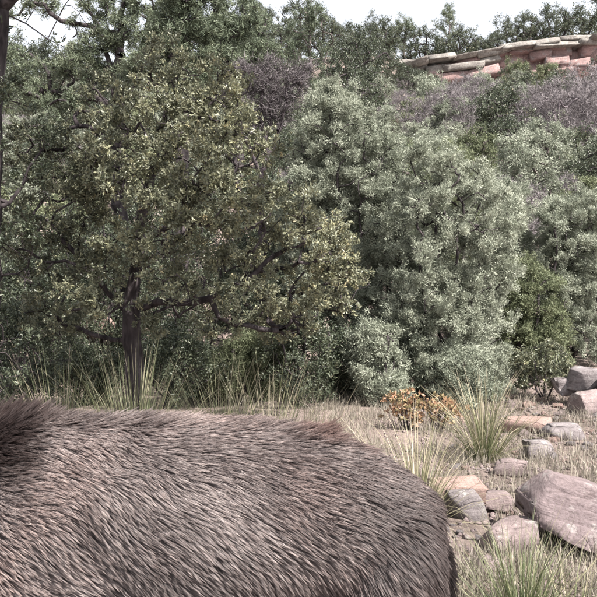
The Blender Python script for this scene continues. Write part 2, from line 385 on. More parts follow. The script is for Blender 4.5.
R = np.random.default_rng
OAK = dict(ntuft=5200, per=10, spread=0.032, tipn=1, Lr=(0.024, 0.045), Wr=(0.011, 0.019), cone=0.8, upb=0.35, clump=0.55)
JUN = dict(ntuft=9500, per=14, spread=0.036, tipn=1, Lr=(0.022, 0.048), Wr=(0.007, 0.013), cone=0.5, upb=0.5, clump=0.6, fold=None, jitter=1.5)

def place(o, px, Y, dz=-0.05):
    x = (px - CX) / F * Y; o.location = (x, Y, float(ground_h(x, Y)) + dz); return o

def lobes_round(rng, cx, cy, z0, z1, rad, nl, lr, conic=0.0):
    """lobes scattered in a rounded crown between z0 and z1"""
    out = []
    for i in range(nl):
        t = (i + 0.5) / nl; z = z0 + (z1 - z0) * t
        wd = rad * (math.sin(math.pi * min(0.98, 0.16 + 0.80 * t)) ** 0.7 * (1 - conic) + conic * (1.05 - t))
        a = i * 2.4 + rng.uniform(-0.5, 0.5); q = wd * math.sqrt(rng.uniform(0.15, 1))
        s = lr * rng.uniform(0.55, 1.35); out.append((cx + q * math.cos(a), cy + q * math.sin(a), z, s, s, s * 0.75))
    return out

# ------------------------------------------------------------------ rock ledge on the hill
rng = R(11)
LY = 79.5
ledge = bpy.data.objects.new('rock_ledge', None); C.objects.link(ledge); lp = at(500, 78, LY); ledge.location = lp
tag(ledge, 'long pale and pink sandstone ledge with a flat cap along the hilltop', 'cliff')
def block(px0, px1, py0, py1, depth, Y, mat, name, rot=0.0, sub=3, boxy=0.75, seed=0):
    rr = R(seed + int(px0 * 7 + py0 * 13)); c = at((px0 + px1) / 2, (py0 + py1) / 2, Y)
    sx = (px1 - px0) / 2 / F * Y; sz = (py1 - py0) / 2 / F * Y
    nx_, ny_, nz_ = max(3, int(sx / .35)), 3, 3; vs, fs = {}, []
    def vid(i, j, k):
        return vs.setdefault((i, j, k), len(vs))
    for i in range(nx_):
        for j in range(ny_):
            fs += [(vid(i, j, 0), vid(i, j + 1, 0), vid(i + 1, j + 1, 0), vid(i + 1, j, 0)), (vid(i, j, nz_), vid(i + 1, j, nz_), vid(i + 1, j + 1, nz_), vid(i, j + 1, nz_))]
        for k in range(nz_):
            fs += [(vid(i, 0, k), vid(i + 1, 0, k), vid(i + 1, 0, k + 1), vid(i, 0, k + 1)), (vid(i, ny_, k), vid(i, ny_, k + 1), vid(i + 1, ny_, k + 1), vid(i + 1, ny_, k))]
    for j in range(ny_):
        for k in range(nz_):
            fs += [(vid(0, j, k), vid(0, j, k + 1), vid(0, j + 1, k + 1), vid(0, j + 1, k)), (vid(nx_, j, k), vid(nx_, j + 1, k), vid(nx_, j + 1, k + 1), vid(nx_, j, k + 1))]
    bvv = np.array(list(vs.keys()), float) / np.array([nx_, ny_, nz_]) * 2 - 1
    cut = rr.uniform(-.22, .22, 4); bvv[:, 0] *= 1 + .06 * cut[0] * bvv[:, 2]; bvv[:, 1] *= 1 + cut[1] * bvv[:, 2] * .5; bvv[:, 2] *= 1 + .5 * cut[2] * bvv[:, 0]
    bvv = bvv * np.array([sx * 1.02, depth / 2, sz * 1.06])
    bvv += np.stack([vnoise(bvv + rr.uniform(0, 50), 1.1, q, 2) for q in (1, 2, 3)], -1) * np.array([.08, .20, .05]) + vnoise(bvv + 9, 4, 12, 2)[:, None] * np.array([.03, .08, .03])
    me = mesh_np(name, bvv, [np.array(fs)])
    o = link(name, me, mat, ledge); o.location = Vector(c) - Vector(lp) + Vector((0, depth * 0.3, 0)); o.rotation_euler = (rr.normal() * 0.03, rot, rr.normal() * 0.12)
    return o
TOPX = [400, 430, 480, 500, 540, 597, 700, 800]; TOPY = [67, 60, 53, 47, 42, 38, 35, 36]
def course(off, th, wmin, wmax, x0, x1, mat, name, dy, depth, jx=0.0):
    x = x0
    while x < x1:
        wd = rng.uniform(wmin, wmax); m_ = x + wd / 2; sl_ = (np.interp(m_ + 10, TOPX, TOPY) - np.interp(m_ - 10, TOPX, TOPY)) / 20
        t_ = np.interp(m_, TOPX, TOPY) + off + rng.uniform(-1.1, .9); h_ = th * rng.uniform(.85, 1.4)
        block(x - 1.2, x + wd + 1.2, t_ - .4, t_ + h_ + .4, depth * rng.uniform(.9, 1.2), LY + dy + rng.uniform(-.8, .6), mat, name, math.atan(sl_) + rng.normal() * .02, 3, .85)
        x += wd
course(0, 3.2, 22, 62, 400, 800, M['ledge_cap'], 'cap_slab', -.75, 4.6)
course(2.9, 3.4, 16, 48, 402, 800, M['ledge_cap'], 'cap_slab', -.2, 4)
course(6.0, 3.6, 14, 44, 406, 800, M['ledge_face'], 'face_block', .3, 4)
course(9.2, 4.0, 14, 40, 412, 492, M['ledge_cap'], 'cap_slab', -.3, 3.6)
course(9.2, 8.5, 8, 30, 492, 800, M['ledge_face'], 'face_block', .2, 3.2)
course(13.0, 5, 12, 34, 424, 494, M['ledge_face'], 'face_block', -.2, 3)
course(17.2, 6.5, 10, 34, 480, 800, M['ledge_face'], 'face_block', 0, 3.2)
course(17.6, 6, 14, 34, 436, 486, M['ledge_face'], 'face_block', -.4, 3)
course(23.4, 7, 9, 30, 470, 800, M['ledge_face'], 'face_block', -.3, 3.2)
course(29.8, 8, 14, 38, 500, 800, M['ledge_face'], 'face_block', -.6, 3.2)

# boulders showing between the hillside trees
rng = R(21)
def boulder(px, py, Y, wpx, hpx, mat, label, group=None, sub=3, depth=None, seed=None, rot=None, sink=0.15, cuts=10, boxy=0.4, ground=True, planes=None, rough=0.04, name='boulder', cat='boulder', tilt=(0, 0)):
    rr = R(seed if seed is not None else int(px * 31 + py)); s = Y / F
    sx, sz = wpx / 2 * s, hpx / 2 * s; sy = depth / 2 if depth else sx * 0.8
    me = stone_mesh(name, rr, (sx, sy, sz), sub=sub, cuts=cuts, rough=rough, boxy=boxy, planes=planes)
    o = link(name, me, mat); p = at(px, py, Y)
    z = float(ground_h(p[0], Y)) + sz * (1 - sink) if ground else p[2]
    o.location = (p[0], Y, z); o.rotation_euler = (tilt[0], tilt[1], rr.uniform(-.5, .5) if rot is None else rot)
    return tag(o, label, cat, group)
boulder(403, 50, 84, 26, 13, M['ledge_cap'], 'pale rounded boulder above the left end of the rock ledge', sink=0.1)
boulder(389, 57, 83, 16, 10, M['ledge_cap'], 'smaller pale boulder below the rounded one left of the ledge', sink=0.1)
boulder(335, 64, 70, 26, 12, M['ledge_face'], 'pink boulder showing above the pale juniper on the skyline slope')
boulder(316, 66, 69, 18, 12, M['ledge_face'], 'pinkish boulder beside the purple bare scrub on the upper slope')
boulder(392, 112, 45, 20, 26, M['ledge_face'], 'upright pink boulder among trees on the middle slope')

# ------------------------------------------------------------------ far trees: a few kinds built once, copied with their parts
def far_juniper(sd, mat, h, rad, conic):
    rr = R(sd)
    limbs = [[(0, 0, -.3), (0.05, 0, h * .3), (0.1 * rr.normal(), 0.1, h * .88)], [(0, 0, h * .12), (rad * .4, .1, h * .35), (rad * .6, 0, h * .6)], [(0, 0, h * .15), (-rad * .4, -.1, h * .35), (-rad * .55, 0, h * .55)]]
    return make_tree('juniper_tree', rr, limbs, lobes_round(rr, 0, 0, h * .16, h * .95, rad * .85, 22, rad * .36, conic), 170, mat, M['bark_grey'],
                     dict(ntuft=2600, per=8, spread=.08, Lr=(.05, .11), Wr=(.022, .04), cone=.7, upb=.5, clump=.6, rfac=2.2, fold=None, jitter=1.6), step=.3, r0=.012, trunk_r=.12, ksides=5)
def far_oak(sd, mat, h, rad):
    rr = R(sd)
    limbs = [[(0, 0, -.3), (0.1, 0, h * .25), (.2 * rr.normal(), .2, h * .8)], [(0, 0, h * .2), (rad * .5, .2, h * .5), (rad * .75, 0, h * .7)], [(0, 0, h * .2), (-rad * .5, -.2, h * .5), (-rad * .75, 0, h * .65)]]
    return make_tree('scrub_oak', rr, limbs, lobes_round(rr, 0, 0, h * .3, h * .93, rad * .9, 20, rad * .36), 150, mat, M['bark_dark'],
                     dict(ntuft=2200, per=5, spread=.11, Lr=(.06, .11), Wr=(.03, .055), cone=.8, upb=.4, clump=.6, rfac=2.2), step=.3, r0=.014, trunk_r=.13, ksides=5)
def far_bare(sd, h, rad):
    rr = R(sd)
    limbs = [[(0, 0, -.3), (0.05, 0, h * .3), (.15 * rr.normal(), .1, h * .85)]] + [[(0, 0, h * .1), (rad * .45 * math.cos(a), rad * .45 * math.sin(a), h * .45), (rad * .8 * math.cos(a), rad * .8 * math.sin(a), h * .78)] for a in (0.3, 1.9, 3.4, 5.0)]
    return make_tree('bare_scrub_tree', rr, limbs, lobes_round(rr, 0, 0, h * .35, h * .98, rad * .9, 20, rad * .38), 520, M['scrub'], M['bark_bare'],
                     dict(ntuft=3600, per=5, spread=.07, Lr=(.08, .2), Wr=(.008, .016), cone=.6, upb=.8, clump=.6, rfac=1.8, fold=None), step=.25, r0=.006, trunk_r=.09, ksides=5, wig=.04)
PROTO = {'jb': [far_juniper(31, M['juniper'], 3.2, 1.3, .25), far_juniper(32, M['juniper'], 2.6, 1.4, .1), far_juniper(36, M['juniper'], 3.6, 1.2, .5)],
         'jg': [far_juniper(33, M['juniper_green'], 3.4, 1.3, .4), far_juniper(34, M['juniper_green'], 2.8, 1.5, .1)],
         'ok': [far_oak(41, M['oak_leaf_green'], 3.6, 1.8), far_oak(42, M['oak_leaf_green'], 3.0, 1.7), far_oak(43, M['oak_leaf_green'], 4.2, 1.9)],
         'br': [far_bare(51, 2.6, 1.3), far_bare(52, 3.0, 1.4)],
         'pn': [far_juniper(61, M['pine'], 5.2, 1.4, .45), far_juniper(62, M['pine'], 4.6, 1.6, .3)]}
used = set(); ROT = {}
def far(kind, px, Y, sc, label, group=None, cat='tree', dz=-.1, wide=1.0):
    rr = R(int(px * 17 + Y * 101)); ROT[kind] = ROT.get(kind, -1) + 1; k = ROT[kind] % len(PROTO[kind]); o = PROTO[kind][k]
    if (kind, k) in used: o = copy_tree(o)
    used.add((kind, k)); place(o, px, Y, dz); o.rotation_euler = (0, 0, rr.uniform(0, 6.28)); s = sc * rr.uniform(.92, 1.08); o.scale = (s * wide, s * wide, s)
    return tag(o, label, cat, group)
# named ones along the skyline
far('pn', 310, 62, 1.75, 'tall dark conifer breaking the skyline left of the white sky gap')
far('ok', 362, 66, 1.55, 'dark round oak below the white sky gap')
far('pn', 404, 90, 1.75, 'dark conifer on the skyline right of the white sky gap')
far('ok', 384, 84, 1.35, 'low oak at the foot of the skyline conifer, right of the white sky gap')
far('pn', 449, 90, 1.75, 'slender open conifer rising above the oaks on the ledge', wide=.7)
far('ok', 425, 88, 1.5, 'first oak on top of the rock ledge, counted from its left end')
far('ok', 462, 86, 1.35, 'second oak on top of the rock ledge, counted from its left end')
far('ok', 492, 85, 1.15, 'third oak on top of the rock ledge, counted from its left end')
far('ok', 522, 86, 1.3, 'fourth oak on top of the rock ledge, counted from its left end')
far('ok', 551, 87, 1.65, 'tall dark oak above the thick cap slab of the ledge')
far('ok', 580, 89, 2.0, 'tallest dark oak on the ledge at the right edge of the picture')
far('ok', 614, 90, 1.9, 'dark oak on the ledge at the right edge behind the tallest one')
for px, Y, q in [(440, 89, 'between the first and second'), (477, 88, 'between the second and third'), (508, 89, 'between the third and fourth'), (536, 90, 'just right of the fourth')]:
    far('ok', px, Y, 1.25, 'oak set back on the ledge top %s' % q)
far('br', 588, 30, 1.35, 'bare purple-grey tree with dark trunk at the right edge under the ledge')
far('br', 558, 28, 1.2, 'bare grey scrub tree left of the dark-trunked one under the ledge')
far('br', 524, 34, 1.2, 'leafless grey scrub directly below the pink ledge blocks')
far('br', 470, 36, 1.25, 'leafless lavender-grey scrub below the left half of the ledge')
far('br', 440, 32, 1.1, 'low leafless scrub behind the yellow-green juniper')
far('jg', 424, 17, .74, 'yellow-green juniper poking up behind the pale junipers')
far('jg', 592, 44, .9, 'green juniper overlapping the right end of the rock ledge')
far('jg', 545, 58, 1.05, 'round green juniper against the pink face of the ledge')
# the crowded slope
rng = R(5)
KIND = {'jb': ('grey-green juniper', 'grey-green junipers'), 'jg': ('olive juniper', 'olive junipers'), 'ok': ('dark scrub oak', 'dark scrub oaks'), 'br': ('leafless grey scrub', 'leafless scrub')}
spots = []
def try_spot(px, Y, mind):
    q = np.array([(px - CX) / F * Y, Y])
    if any(np.linalg.norm(q - s) < mind for s in spots): return False
    spots.append(q); return True
for Y0, Y1, cnt in ((11.5, 14.5, 9), (14.5, 22, 34), (22, 34, 52), (34, 52, 74), (52, 77.5, 100)):
    k = 0; tries = 0
    while k < cnt and tries < 2000:
        tries += 1; Y = rng.uniform(Y0, Y1); px = rng.uniform(-60, 680) if Y0 > 12 else rng.uniform(-50, 300)
        if not try_spot(px, Y, 1.0 + Y * .012): continue
        wts = [.28, .18, .18, .36] if px > 380 else [.3, .2, .4, .1]
        kd = rng.choice(['jb', 'jg', 'ok', 'br'], p=wts); k += 1
        sc = rng.uniform(.55, .8) if Y < 34 else rng.uniform(.7, 1.1)
        if Y < 14.5: kd = 'ok'; sc = rng.uniform(.4, .55)
        if Y > 52 and px > 380: sc *= .62
        zc = 'left, behind the near oak' if px < 240 else 'in the middle, behind the pale junipers' if px < 420 else 'on the right, below the ledge'
        zd = 'low on the slope' if Y < 24 else 'half-way up the slope' if Y < 50 else 'high on the slope'
        far(kd, px, Y, sc, '%s %s %s' % (KIND[kd][0], zd, zc), '%s %s %s' % (KIND[kd][1], zd, zc))
for (px, Y, s) in [(20, 70, 1.5), (70, 74, 1.3), (45, 78, 1.6), (120, 72, 1), (165, 76, 1), (205, 74, 1.2), (240, 78, 1.1), (275, 72, 1.3), (290, 80, 1.5), (333, 84, 1.1), (345, 76, 1), (230, 84, 1.5), (260, 86, 1.6), (150, 84, 1.3), (90, 82, 1.1), (300, 86, 1.6), (322, 82, 1.3), (350, 88, 1.2), (376, 90, 1.2), (384, 77, .7), (396, 75, .7), (372, 74, .8), (404, 77, .55), (388, 72, .7), (280, 76, 1.3), (250, 78, 1.4), (210, 82, 1.7), (180, 80, 1.6)]:
    far('ok', px, Y, s, 'dark oak on the left skyline seen through the near branches', 'oaks on the left skyline')

# ------------------------------------------------------------------ near trees
def foot(px, Y): x_ = (px - CX) / F * Y; return np.array([x_, Y, float(ground_h(x_, Y)) - .05])
def pixlobes(L, ft, squash=.85, ydepth=1.0):
    out = []
    for (px, py, Y, rp) in L:
        c = at(px, py, Y) - ft; r_ = rp / F * Y; out.append((*c, r_, r_ * ydepth, r_ * squash))
    return out
def rel(pts, ft): return [at(*p) - ft for p in pts]

# big oak
ft = foot(136, 7.3)
ol = [(180, 85, 7.3, 36), (215, 112, 6.9, 38), (150, 118, 6.8, 42), (247, 152, 6.8, 38), (200, 162, 6.5, 42), (120, 165, 6.6, 42), (280, 212, 6.7, 36), (235, 205, 6.4, 40), (312, 245, 6.9, 28), (170, 215, 6.4, 38),
      (95, 135, 7.3, 36), (72, 205, 7, 36), (60, 262, 7.2, 34), (112, 258, 6.8, 34), (190, 262, 6.8, 34), (250, 262, 7.0, 32), (312, 280, 7.2, 26), (45, 315, 7.3, 30), (205, 305, 7.6, 24), (275, 322, 7.7, 28), (335, 262, 7.2, 22), (352, 245, 7.3, 16), (345, 300, 7.5, 18), (368, 280, 7.6, 12), (80, 320, 7.6, 16), (160, 60, 7.6, 25), (238, 298, 6.6, 22), (182, 288, 6.5, 22), (150, 300, 6.7, 16), (265, 300, 6.8, 20), (150, 250, 6.4, 26), (60, 165, 7.2, 30), (100, 300, 6.6, 24), (150, 325, 6.9, 16), (60, 300, 6.8, 26), (20, 230, 7.1, 34), (215, 335, 7.0, 16), (300, 310, 7.2, 22), (30, 140, 7.4, 30), (105, 95, 7.4, 26), (330, 225, 7.2, 20), (230, 85, 7.4, 22)]
ll = [rel([(136, 430, 7.3), (133, 350, 7.3), (128, 300, 7.3), (138, 240, 7.25), (150, 170, 7.1), (170, 100, 7.2)], ft),
      rel([(130, 305, 7.3), (165, 300, 7.1), (205, 310, 6.9), (235, 300, 6.9), (270, 260, 6.9)], ft), rel([(205, 310, 6.9), (225, 322, 6.9), (255, 345, 7.0), (275, 330, 7.2)], ft),
      rel([(132, 320, 7.3), (110, 285, 7.2), (80, 262, 7.1), (62, 240, 7.1)], ft), rel([(138, 245, 7.2), (190, 215, 6.8), (235, 170, 6.8)], ft),
      rel([(148, 180, 7.1), (115, 150, 7.0), (95, 130, 7.1)], ft), rel([(133, 345, 7.3), (100, 340, 7.3), (60, 325, 7.3)], ft), rel([(150, 170, 7.1), (200, 130, 6.9), (215, 100, 6.9)], ft)]
sun_yel = lambda b_: 0.13 * np.clip((b_[:, 0] - 0.1) / 1.2, -.6, 1.2)  # paler, yellower right side: mostly sunlight put into the tint, partly old leaves
oak = make_tree('gray_oak', R(101), ll, pixlobes(ol, ft), 1500, M['oak_leaf'], M['bark_dark'], dict(OAK, ntuft=9000, tilt_tint=sun_yel), trunk_r=.085, e=1.55, wig=.014, r0=.0035)
oak.location = ft; tag(oak, 'broad gray oak with dark trunk and yellow-tinted leaves behind the deer', 'tree')

# dark oak thicket under and behind the big oak
for i, (px, Y, top, wp, q) in enumerate([(20, 8.6, 300, 90, 'at the left edge'), (85, 9.2, 345, 80, 'left of the oak trunk'), (170, 8.9, 318, 90, 'just right of the oak trunk'), (215, 9.6, 352, 70, 'under the drooping oak limb'), (300, 8.8, 312, 90, 'between the oak limb and the tall juniper'), (345, 9.4, 330, 70, 'at the foot of the tall juniper'), (50, 10.6, 265, 100, 'behind the left-edge oak'), (160, 10.8, 255, 110, 'behind the oak trunk'), (275, 10.6, 262, 110, 'behind the right half of the big oak'), (20, 11.2, 200, 110, 'tall, far behind the left-edge oak'), (100, 11.4, 190, 120, 'tall, far left behind the oak trunk'), (200, 11.6, 180, 130, 'tall, in the gap right of the oak trunk'), (285, 11.8, 195, 110, 'tall, between the oak and the middle juniper')]):
    ft = foot(px, Y); rr = R(150 + i); sS = Y / F; h = at(px, top, Y)[2] - ft[2]; rd = wp / 2 * sS
    lm = [[(0, 0, -.05), (.03, 0, h * .4), (.05, .05, h * .85)]] + [[(0, 0, 0), (rd * .4 * math.cos(a), rd * .4 * math.sin(a), h * .4), (rd * .75 * math.cos(a), rd * .75 * math.sin(a), h * .7)] for a in (.4, 1.7, 2.9, 4.1, 5.4)]
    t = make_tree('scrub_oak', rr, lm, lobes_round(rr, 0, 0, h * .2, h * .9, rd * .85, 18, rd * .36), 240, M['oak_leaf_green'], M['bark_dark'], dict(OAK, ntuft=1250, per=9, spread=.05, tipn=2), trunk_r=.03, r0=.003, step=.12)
    t.location = ft; tag(t, 'dark leafy scrub oak in the shade ' + q, 'shrub')

# oak at the left edge
ft = foot(-24, 6.6)
ol = [(8, 110, 6.6, 34), (35, 130, 6.8, 26), (28, 175, 6.6, 30), (5, 220, 6.4, 34), (20, 280, 6.6, 30), (-10, 330, 6.6, 36), (30, 350, 6.8, 24), (-45, 90, 6.6, 50), (-60, 200, 6.6, 55), (-60, 20, 6.6, 50), (-5, 60, 6.5, 18), (60, 350, 7.6, 22), (20, 385, 7.2, 24), (75, 5, 6.7, 18), (95, 35, 6.8, 12), (20, 75, 6.7, 16), (15, 35, 6.5, 8), (0, 150, 6.1, 24), (2, 240, 6.1, 24), (0, 310, 6.1, 26), (-5, 80, 6.2, 20), (12, 365, 6.2, 22)]
ll = [rel([(-24, 455, 6.6), (-12, 370, 6.6), (-8, 290, 6.6), (-10, 190, 6.6), (-8, 90, 6.6), (-1, 10, 6.6), (12, -50, 6.6)], ft), rel([(8, 15, 6.6), (28, 14, 6.6), (52, 24, 6.7), (64, 48, 6.7)], ft),
      rel([(52, 24, 6.7), (72, 12, 6.7), (78, -10, 6.7)], ft), rel([(0, 90, 6.6), (-40, 70, 6.6), (-60, 30, 6.6)], ft), rel([(0, 220, 6.6), (30, 190, 6.7), (38, 150, 6.7)], ft), rel([(0, 200, 6.6), (-50, 180, 6.6)], ft),
      rel([(30, 14, 6.6), (45, -12, 6.6), (60, -30, 6.6)], ft)]
W_ = lambda x_, y_, z_: np.array([x_, y_, z_]) - ft
ovh = [(*W_(a, b_, c_), r_, r_, r_ * .7) for a, b_, c_, r_ in [(-1.9, 6.2, 5.0, .8), (-1.2, 5.5, 4.9, .8), (-.5, 5.0, 4.8, .75), (-.9, 5.9, 5.2, .8), (-2.6, 5.6, 4.9, .9), (-1.7, 4.9, 5.0, .8), (-3.2, 6.6, 4.8, .9)]]
ll += [[W_(*at(8, 10, 6.6)), W_(-1.9, 6.1, 4.2), W_(-1.2, 5.5, 4.7), W_(-.5, 5.0, 4.8)], [W_(*at(18, -40, 6.6)), W_(-2.4, 6.3, 4.6), W_(-2.5, 5.7, 4.8)]]
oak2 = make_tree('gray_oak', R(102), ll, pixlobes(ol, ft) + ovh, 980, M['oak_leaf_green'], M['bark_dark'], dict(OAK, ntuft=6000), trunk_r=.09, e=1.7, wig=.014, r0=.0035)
oak2.location = ft; tag(oak2, 'dark oak with thick black trunk cut by the left edge', 'tree')

# the oak beside the camera, out of view: its limb shades the left foreground and the foot of the big oak
ft = np.array([2.7, -1.7, float(ground_h(2.7, -1.7)) - .05]); W_ = lambda x_, y_, z_: np.array([x_, y_, z_]) - ft
ll = [[W_(2.7, -1.7, -.1), W_(2.7, -1.5, 1.6), W_(2.6, -.8, 3.2), W_(2.3, .8, 4.3), W_(1.9, 2.4, 4.8), W_(1.6, 4.4, 5.0), W_(1.5, 6.3, 5.3)], [W_(2.65, -1.2, 2.6), W_(3.4, -1.8, 4), W_(3.6, -2.2, 5)], [W_(2.2, 1.2, 4.4), W_(2.7, 2.0, 4.8), W_(2.5, 2.6, 4.9)], [W_(1.8, 2.8, 4.8), W_(1.1, 2.3, 4.9), W_(.9, 2.0, 5)], [W_(1.7, 3.6, 4.8), W_(2.3, 4.4, 4.9)]]
ovh = [(*W_(a, b_, c_), r_, r_, r_ * .7) for a, b_, c_, r_ in [(1.2, 2.2, 4.9, .6), (1.9, 2.3, 4.9, .6), (2.6, 2.5, 4.9, .55), (1.4, 3.0, 5, .55), (1.0, 4.4, 5, .6), (1.7, 4.5, 5, .6), (2.3, 4.4, 5, .5), (3.6, -2.4, 5.2, 1), (1.9, 3.5, 5.1, .5), (.6, 6.4, 5.3, .65), (1.3, 6.5, 5.3, .65), (2.0, 6.5, 5.3, .6), (.9, 7.2, 5.4, .6), (1.7, 7.2, 5.4, .6), (-.1, 6.6, 5.3, .6)]]
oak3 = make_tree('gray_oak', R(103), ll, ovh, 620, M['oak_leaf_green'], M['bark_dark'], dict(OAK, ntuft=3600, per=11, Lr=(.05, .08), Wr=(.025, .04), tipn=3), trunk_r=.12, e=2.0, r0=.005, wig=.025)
oak3.location = ft; tag(oak3, 'oak standing beside the camera, out of view, shading the left foreground', 'tree')

# purplish leafless tree
ft = foot(262, 11.3)
ll = [rel([(262, 400, 11.3), (262, 250, 11.3), (264, 150, 11.3), (262, 75, 11.3)], ft), rel([(263, 170, 11.3), (285, 110, 11.3), (296, 70, 11.3)], ft), rel([(263, 180, 11.3), (240, 120, 11.2), (228, 75, 11.2)], ft), rel([(264, 140, 11.3), (275, 100, 11.4), (280, 66, 11.4)], ft)]
bt = make_tree('bare_scrub_tree', R(160), ll, pixlobes([(258, 82, 11.3, 18), (288, 88, 11.3, 18), (234, 96, 11.2, 15), (272, 112, 11.3, 18), (248, 122, 11.3, 15), (302, 72, 11.3, 11), (276, 64, 11.3, 10), (240, 70, 11.3, 9)], ft), 620, M['dark_twig'], M['dark_twig_bark'],
               dict(ntuft=2600, per=5, spread=.05, Lr=(.05, .12), Wr=(.005, .009), cone=.6, upb=.6, clump=.6, rfac=1.8, fold=None), trunk_r=.05, step=.16, r0=.0035, wig=.03)
bt.location = ft; tag(bt, 'dark purplish leafless tree between the oak and the pale juniper', 'tree')

# pinyons rising behind the oak
def pinyon(sd, px, Y, lob, limbs, label, nt=5200):
    ft = foot(px, Y)
    t = make_tree('pinyon_pine', R(sd), [rel(q, ft) for q in limbs], pixlobes(lob, ft), 420, M['pine'], M['bark_dark'], dict(ntuft=nt, per=9, spread=.05, Lr=(.045, .09), Wr=(.009, .015), cone=.8, upb=.5, clump=.6, fold=None), trunk_r=.12, step=.22, r0=.006, wig=.035)
    t.location = ft; return tag(t, label, 'tree')
pinyon(201, 118, 13, [(85, 45, 13, 18), (112, 30, 13, 20), (140, 30, 12.8, 22), (100, 78, 13.2, 18), (135, 70, 12.7, 20), (150, 0, 13, 24), (95, 5, 13, 18), (70, 95, 13, 16), (45, 5, 13, 14), (160, 45, 13, 18), (125, 8, 13, 18), (75, 65, 13, 16), (60, 110, 13, 22), (25, 95, 13, 20), (22, 68, 13, 18), (62, 78, 13, 16), (5, 50, 13, 16), (78, 30, 13, 12), (30, 5, 13, 12), (10, 15, 13, 12)],
       [[(118, 330, 13), (119, 200, 13), (117, 80, 13), (122, 30, 13), (125, -25, 13)], [(118, 80, 13), (100, 40, 13), (90, 10, 13)], [(118, 90, 13), (135, 60, 13), (150, 20, 13)], [(118, 110, 13), (90, 80, 13), (72, 95, 13)], [(122, 32, 13), (80, 30, 13), (60, 22, 13)]],
       'dark pinyon pine with forked trunk against the sky behind the oak')
pinyon(202, 180, 12, [(175, 20, 12, 24), (200, 30, 12, 20), (165, 45, 12, 20), (205, 60, 12, 18), (185, -5, 12, 24), (215, 5, 12, 16), (190, 80, 12, 20), (235, 30, 12.3, 16), (225, 55, 12.3, 18), (250, 15, 12.3, 12), (145, 70, 12, 20)],
       [[(180, 330, 12), (182, 160, 12), (185, 60, 12), (186, -20, 12)], [(184, 90, 12), (200, 55, 12), (215, 15, 12)], [(184, 80, 12), (165, 40, 12)], [(185, 70, 12), (225, 45, 12.3), (248, 18, 12.3)]], 'bushy pinyon pine at the top edge right of the forked one', 6000)
pinyon(203, 238, 17, [(228, 30, 17, 16), (250, 45, 17, 18), (235, 60, 17, 18), (262, 25, 17, 12), (215, 55, 17, 14), (245, 5, 17, 12), (270, 55, 17, 14)],
       [[(238, 330, 17), (238, 160, 17), (240, 60, 17), (244, -5, 17)], [(239, 90, 17), (255, 50, 17), (266, 20, 17)], [(239, 80, 17), (220, 45, 17), (212, 20, 17)]], 'thin open pinyon pine with sky showing through, above the purplish leafless tree', 3600)

# junipers
def juniper(sd, px, Y, top, bot, wpx, label, nl=34, lr=22, conic=.3, mat='juniper', lean=0, nt=9500, tg=900, stems=5, kw=None):
    rr = R(sd); ft = foot(px, Y); s = Y / F
    z1 = at(px, top, Y)[2] - ft[2]; z0 = max(.15, at(px, bot, Y)[2] - ft[2]); rad = wpx / 2 * s
    lob = lobes_round(rr, lean * s, 0, z0, z1 - lr * s * .5, rad - lr * s * .7, nl, lr * s, conic)
    limbs = [[(0, 0, -.1), (lean * s * .3 + .06, .05, z1 * .3), (lean * s - .05, .1, z1 * .52), (lean * s + .04, .12, z1 * .72)]]
    for i in range(stems):
        a = i * 6.283 / stems + rr.uniform(-.4, .4); q = rad * rr.uniform(.4, .75)
        limbs.append([(0, 0, z1 * .06), (q * .55 * math.cos(a), q * .55 * math.sin(a), z1 * rr.uniform(.22, .35)), (q * math.cos(a), q * math.sin(a), z1 * rr.uniform(.5, .8))])
    t = make_tree('juniper_tree', rr, limbs, lob, tg, M[mat], M['bark_dark'], dict(JUN, ntuft=nt, **(kw or {})), trunk_r=.06, e=1.8, step=.18, r0=.0045, wig=.025)
    t.location = ft; return tag(t, label, 'tree')
juniper(301, 330, 10.6, 78, 330, 128, 'tall pale blue-green juniper in the middle of the picture', nl=36, lr=22, conic=.35, lean=0, kw=dict(per=21))
juniper(302, 440, 9.6, 152, 400, 190, 'broad silvery juniper right of centre reaching down to the ground', nl=34, lr=31, conic=.05, nt=13000, tg=1200, kw=dict(per=21))
juniper(303, 378, 10.4, 126, 345, 112, 'pale juniper crown wedged between the tall and the broad silvery junipers', nl=26, lr=22, nt=6000, tg=600)
juniper(304, 500, 12.2, 178, 370, 110, 'grey-green juniper behind the right side of the broad silvery one', nl=26, lr=26, nt=8000, tg=700, kw=dict(per=20))
juniper(305, 572, 11.6, 198, 375, 112, 'grey-green juniper at the right edge above the boulder pile', nl=28, lr=26, nt=8500, tg=800, kw=dict(per=20))
juniper(306, 655, 12, 190, 375, 120, 'pale juniper mostly cut off by the right edge', nl=20, lr=26, nt=3000, tg=300)
juniper(307, 528, 11.0, 258, 392, 90, 'low dark green juniper in the shade between two grey-green junipers', nl=16, lr=19, nt=5200, tg=420, mat='juniper_green')
juniper(308, 455, 14.2, 138, 330, 100, 'olive juniper peeking over the broad silvery one', nl=26, lr=18, mat='juniper_green', nt=6000, tg=600)
juniper(309, 378, 8.9, 322, 412, 70, 'low silvery juniper skirt with a dark fallen limb beneath', nl=18, lr=16, nt=3600, tg=380)
juniper(310, 455, 8.9, 352, 408, 90, 'low bluish juniper fringe behind the orange-leaved shrub', nl=18, lr=14, nt=3600, tg=380)
juniper(311, 255, 9.2, 330, 412, 100, 'low grey-green juniper in the shade behind the beargrass', nl=18, lr=18, nt=3600, tg=380, mat='juniper_green')

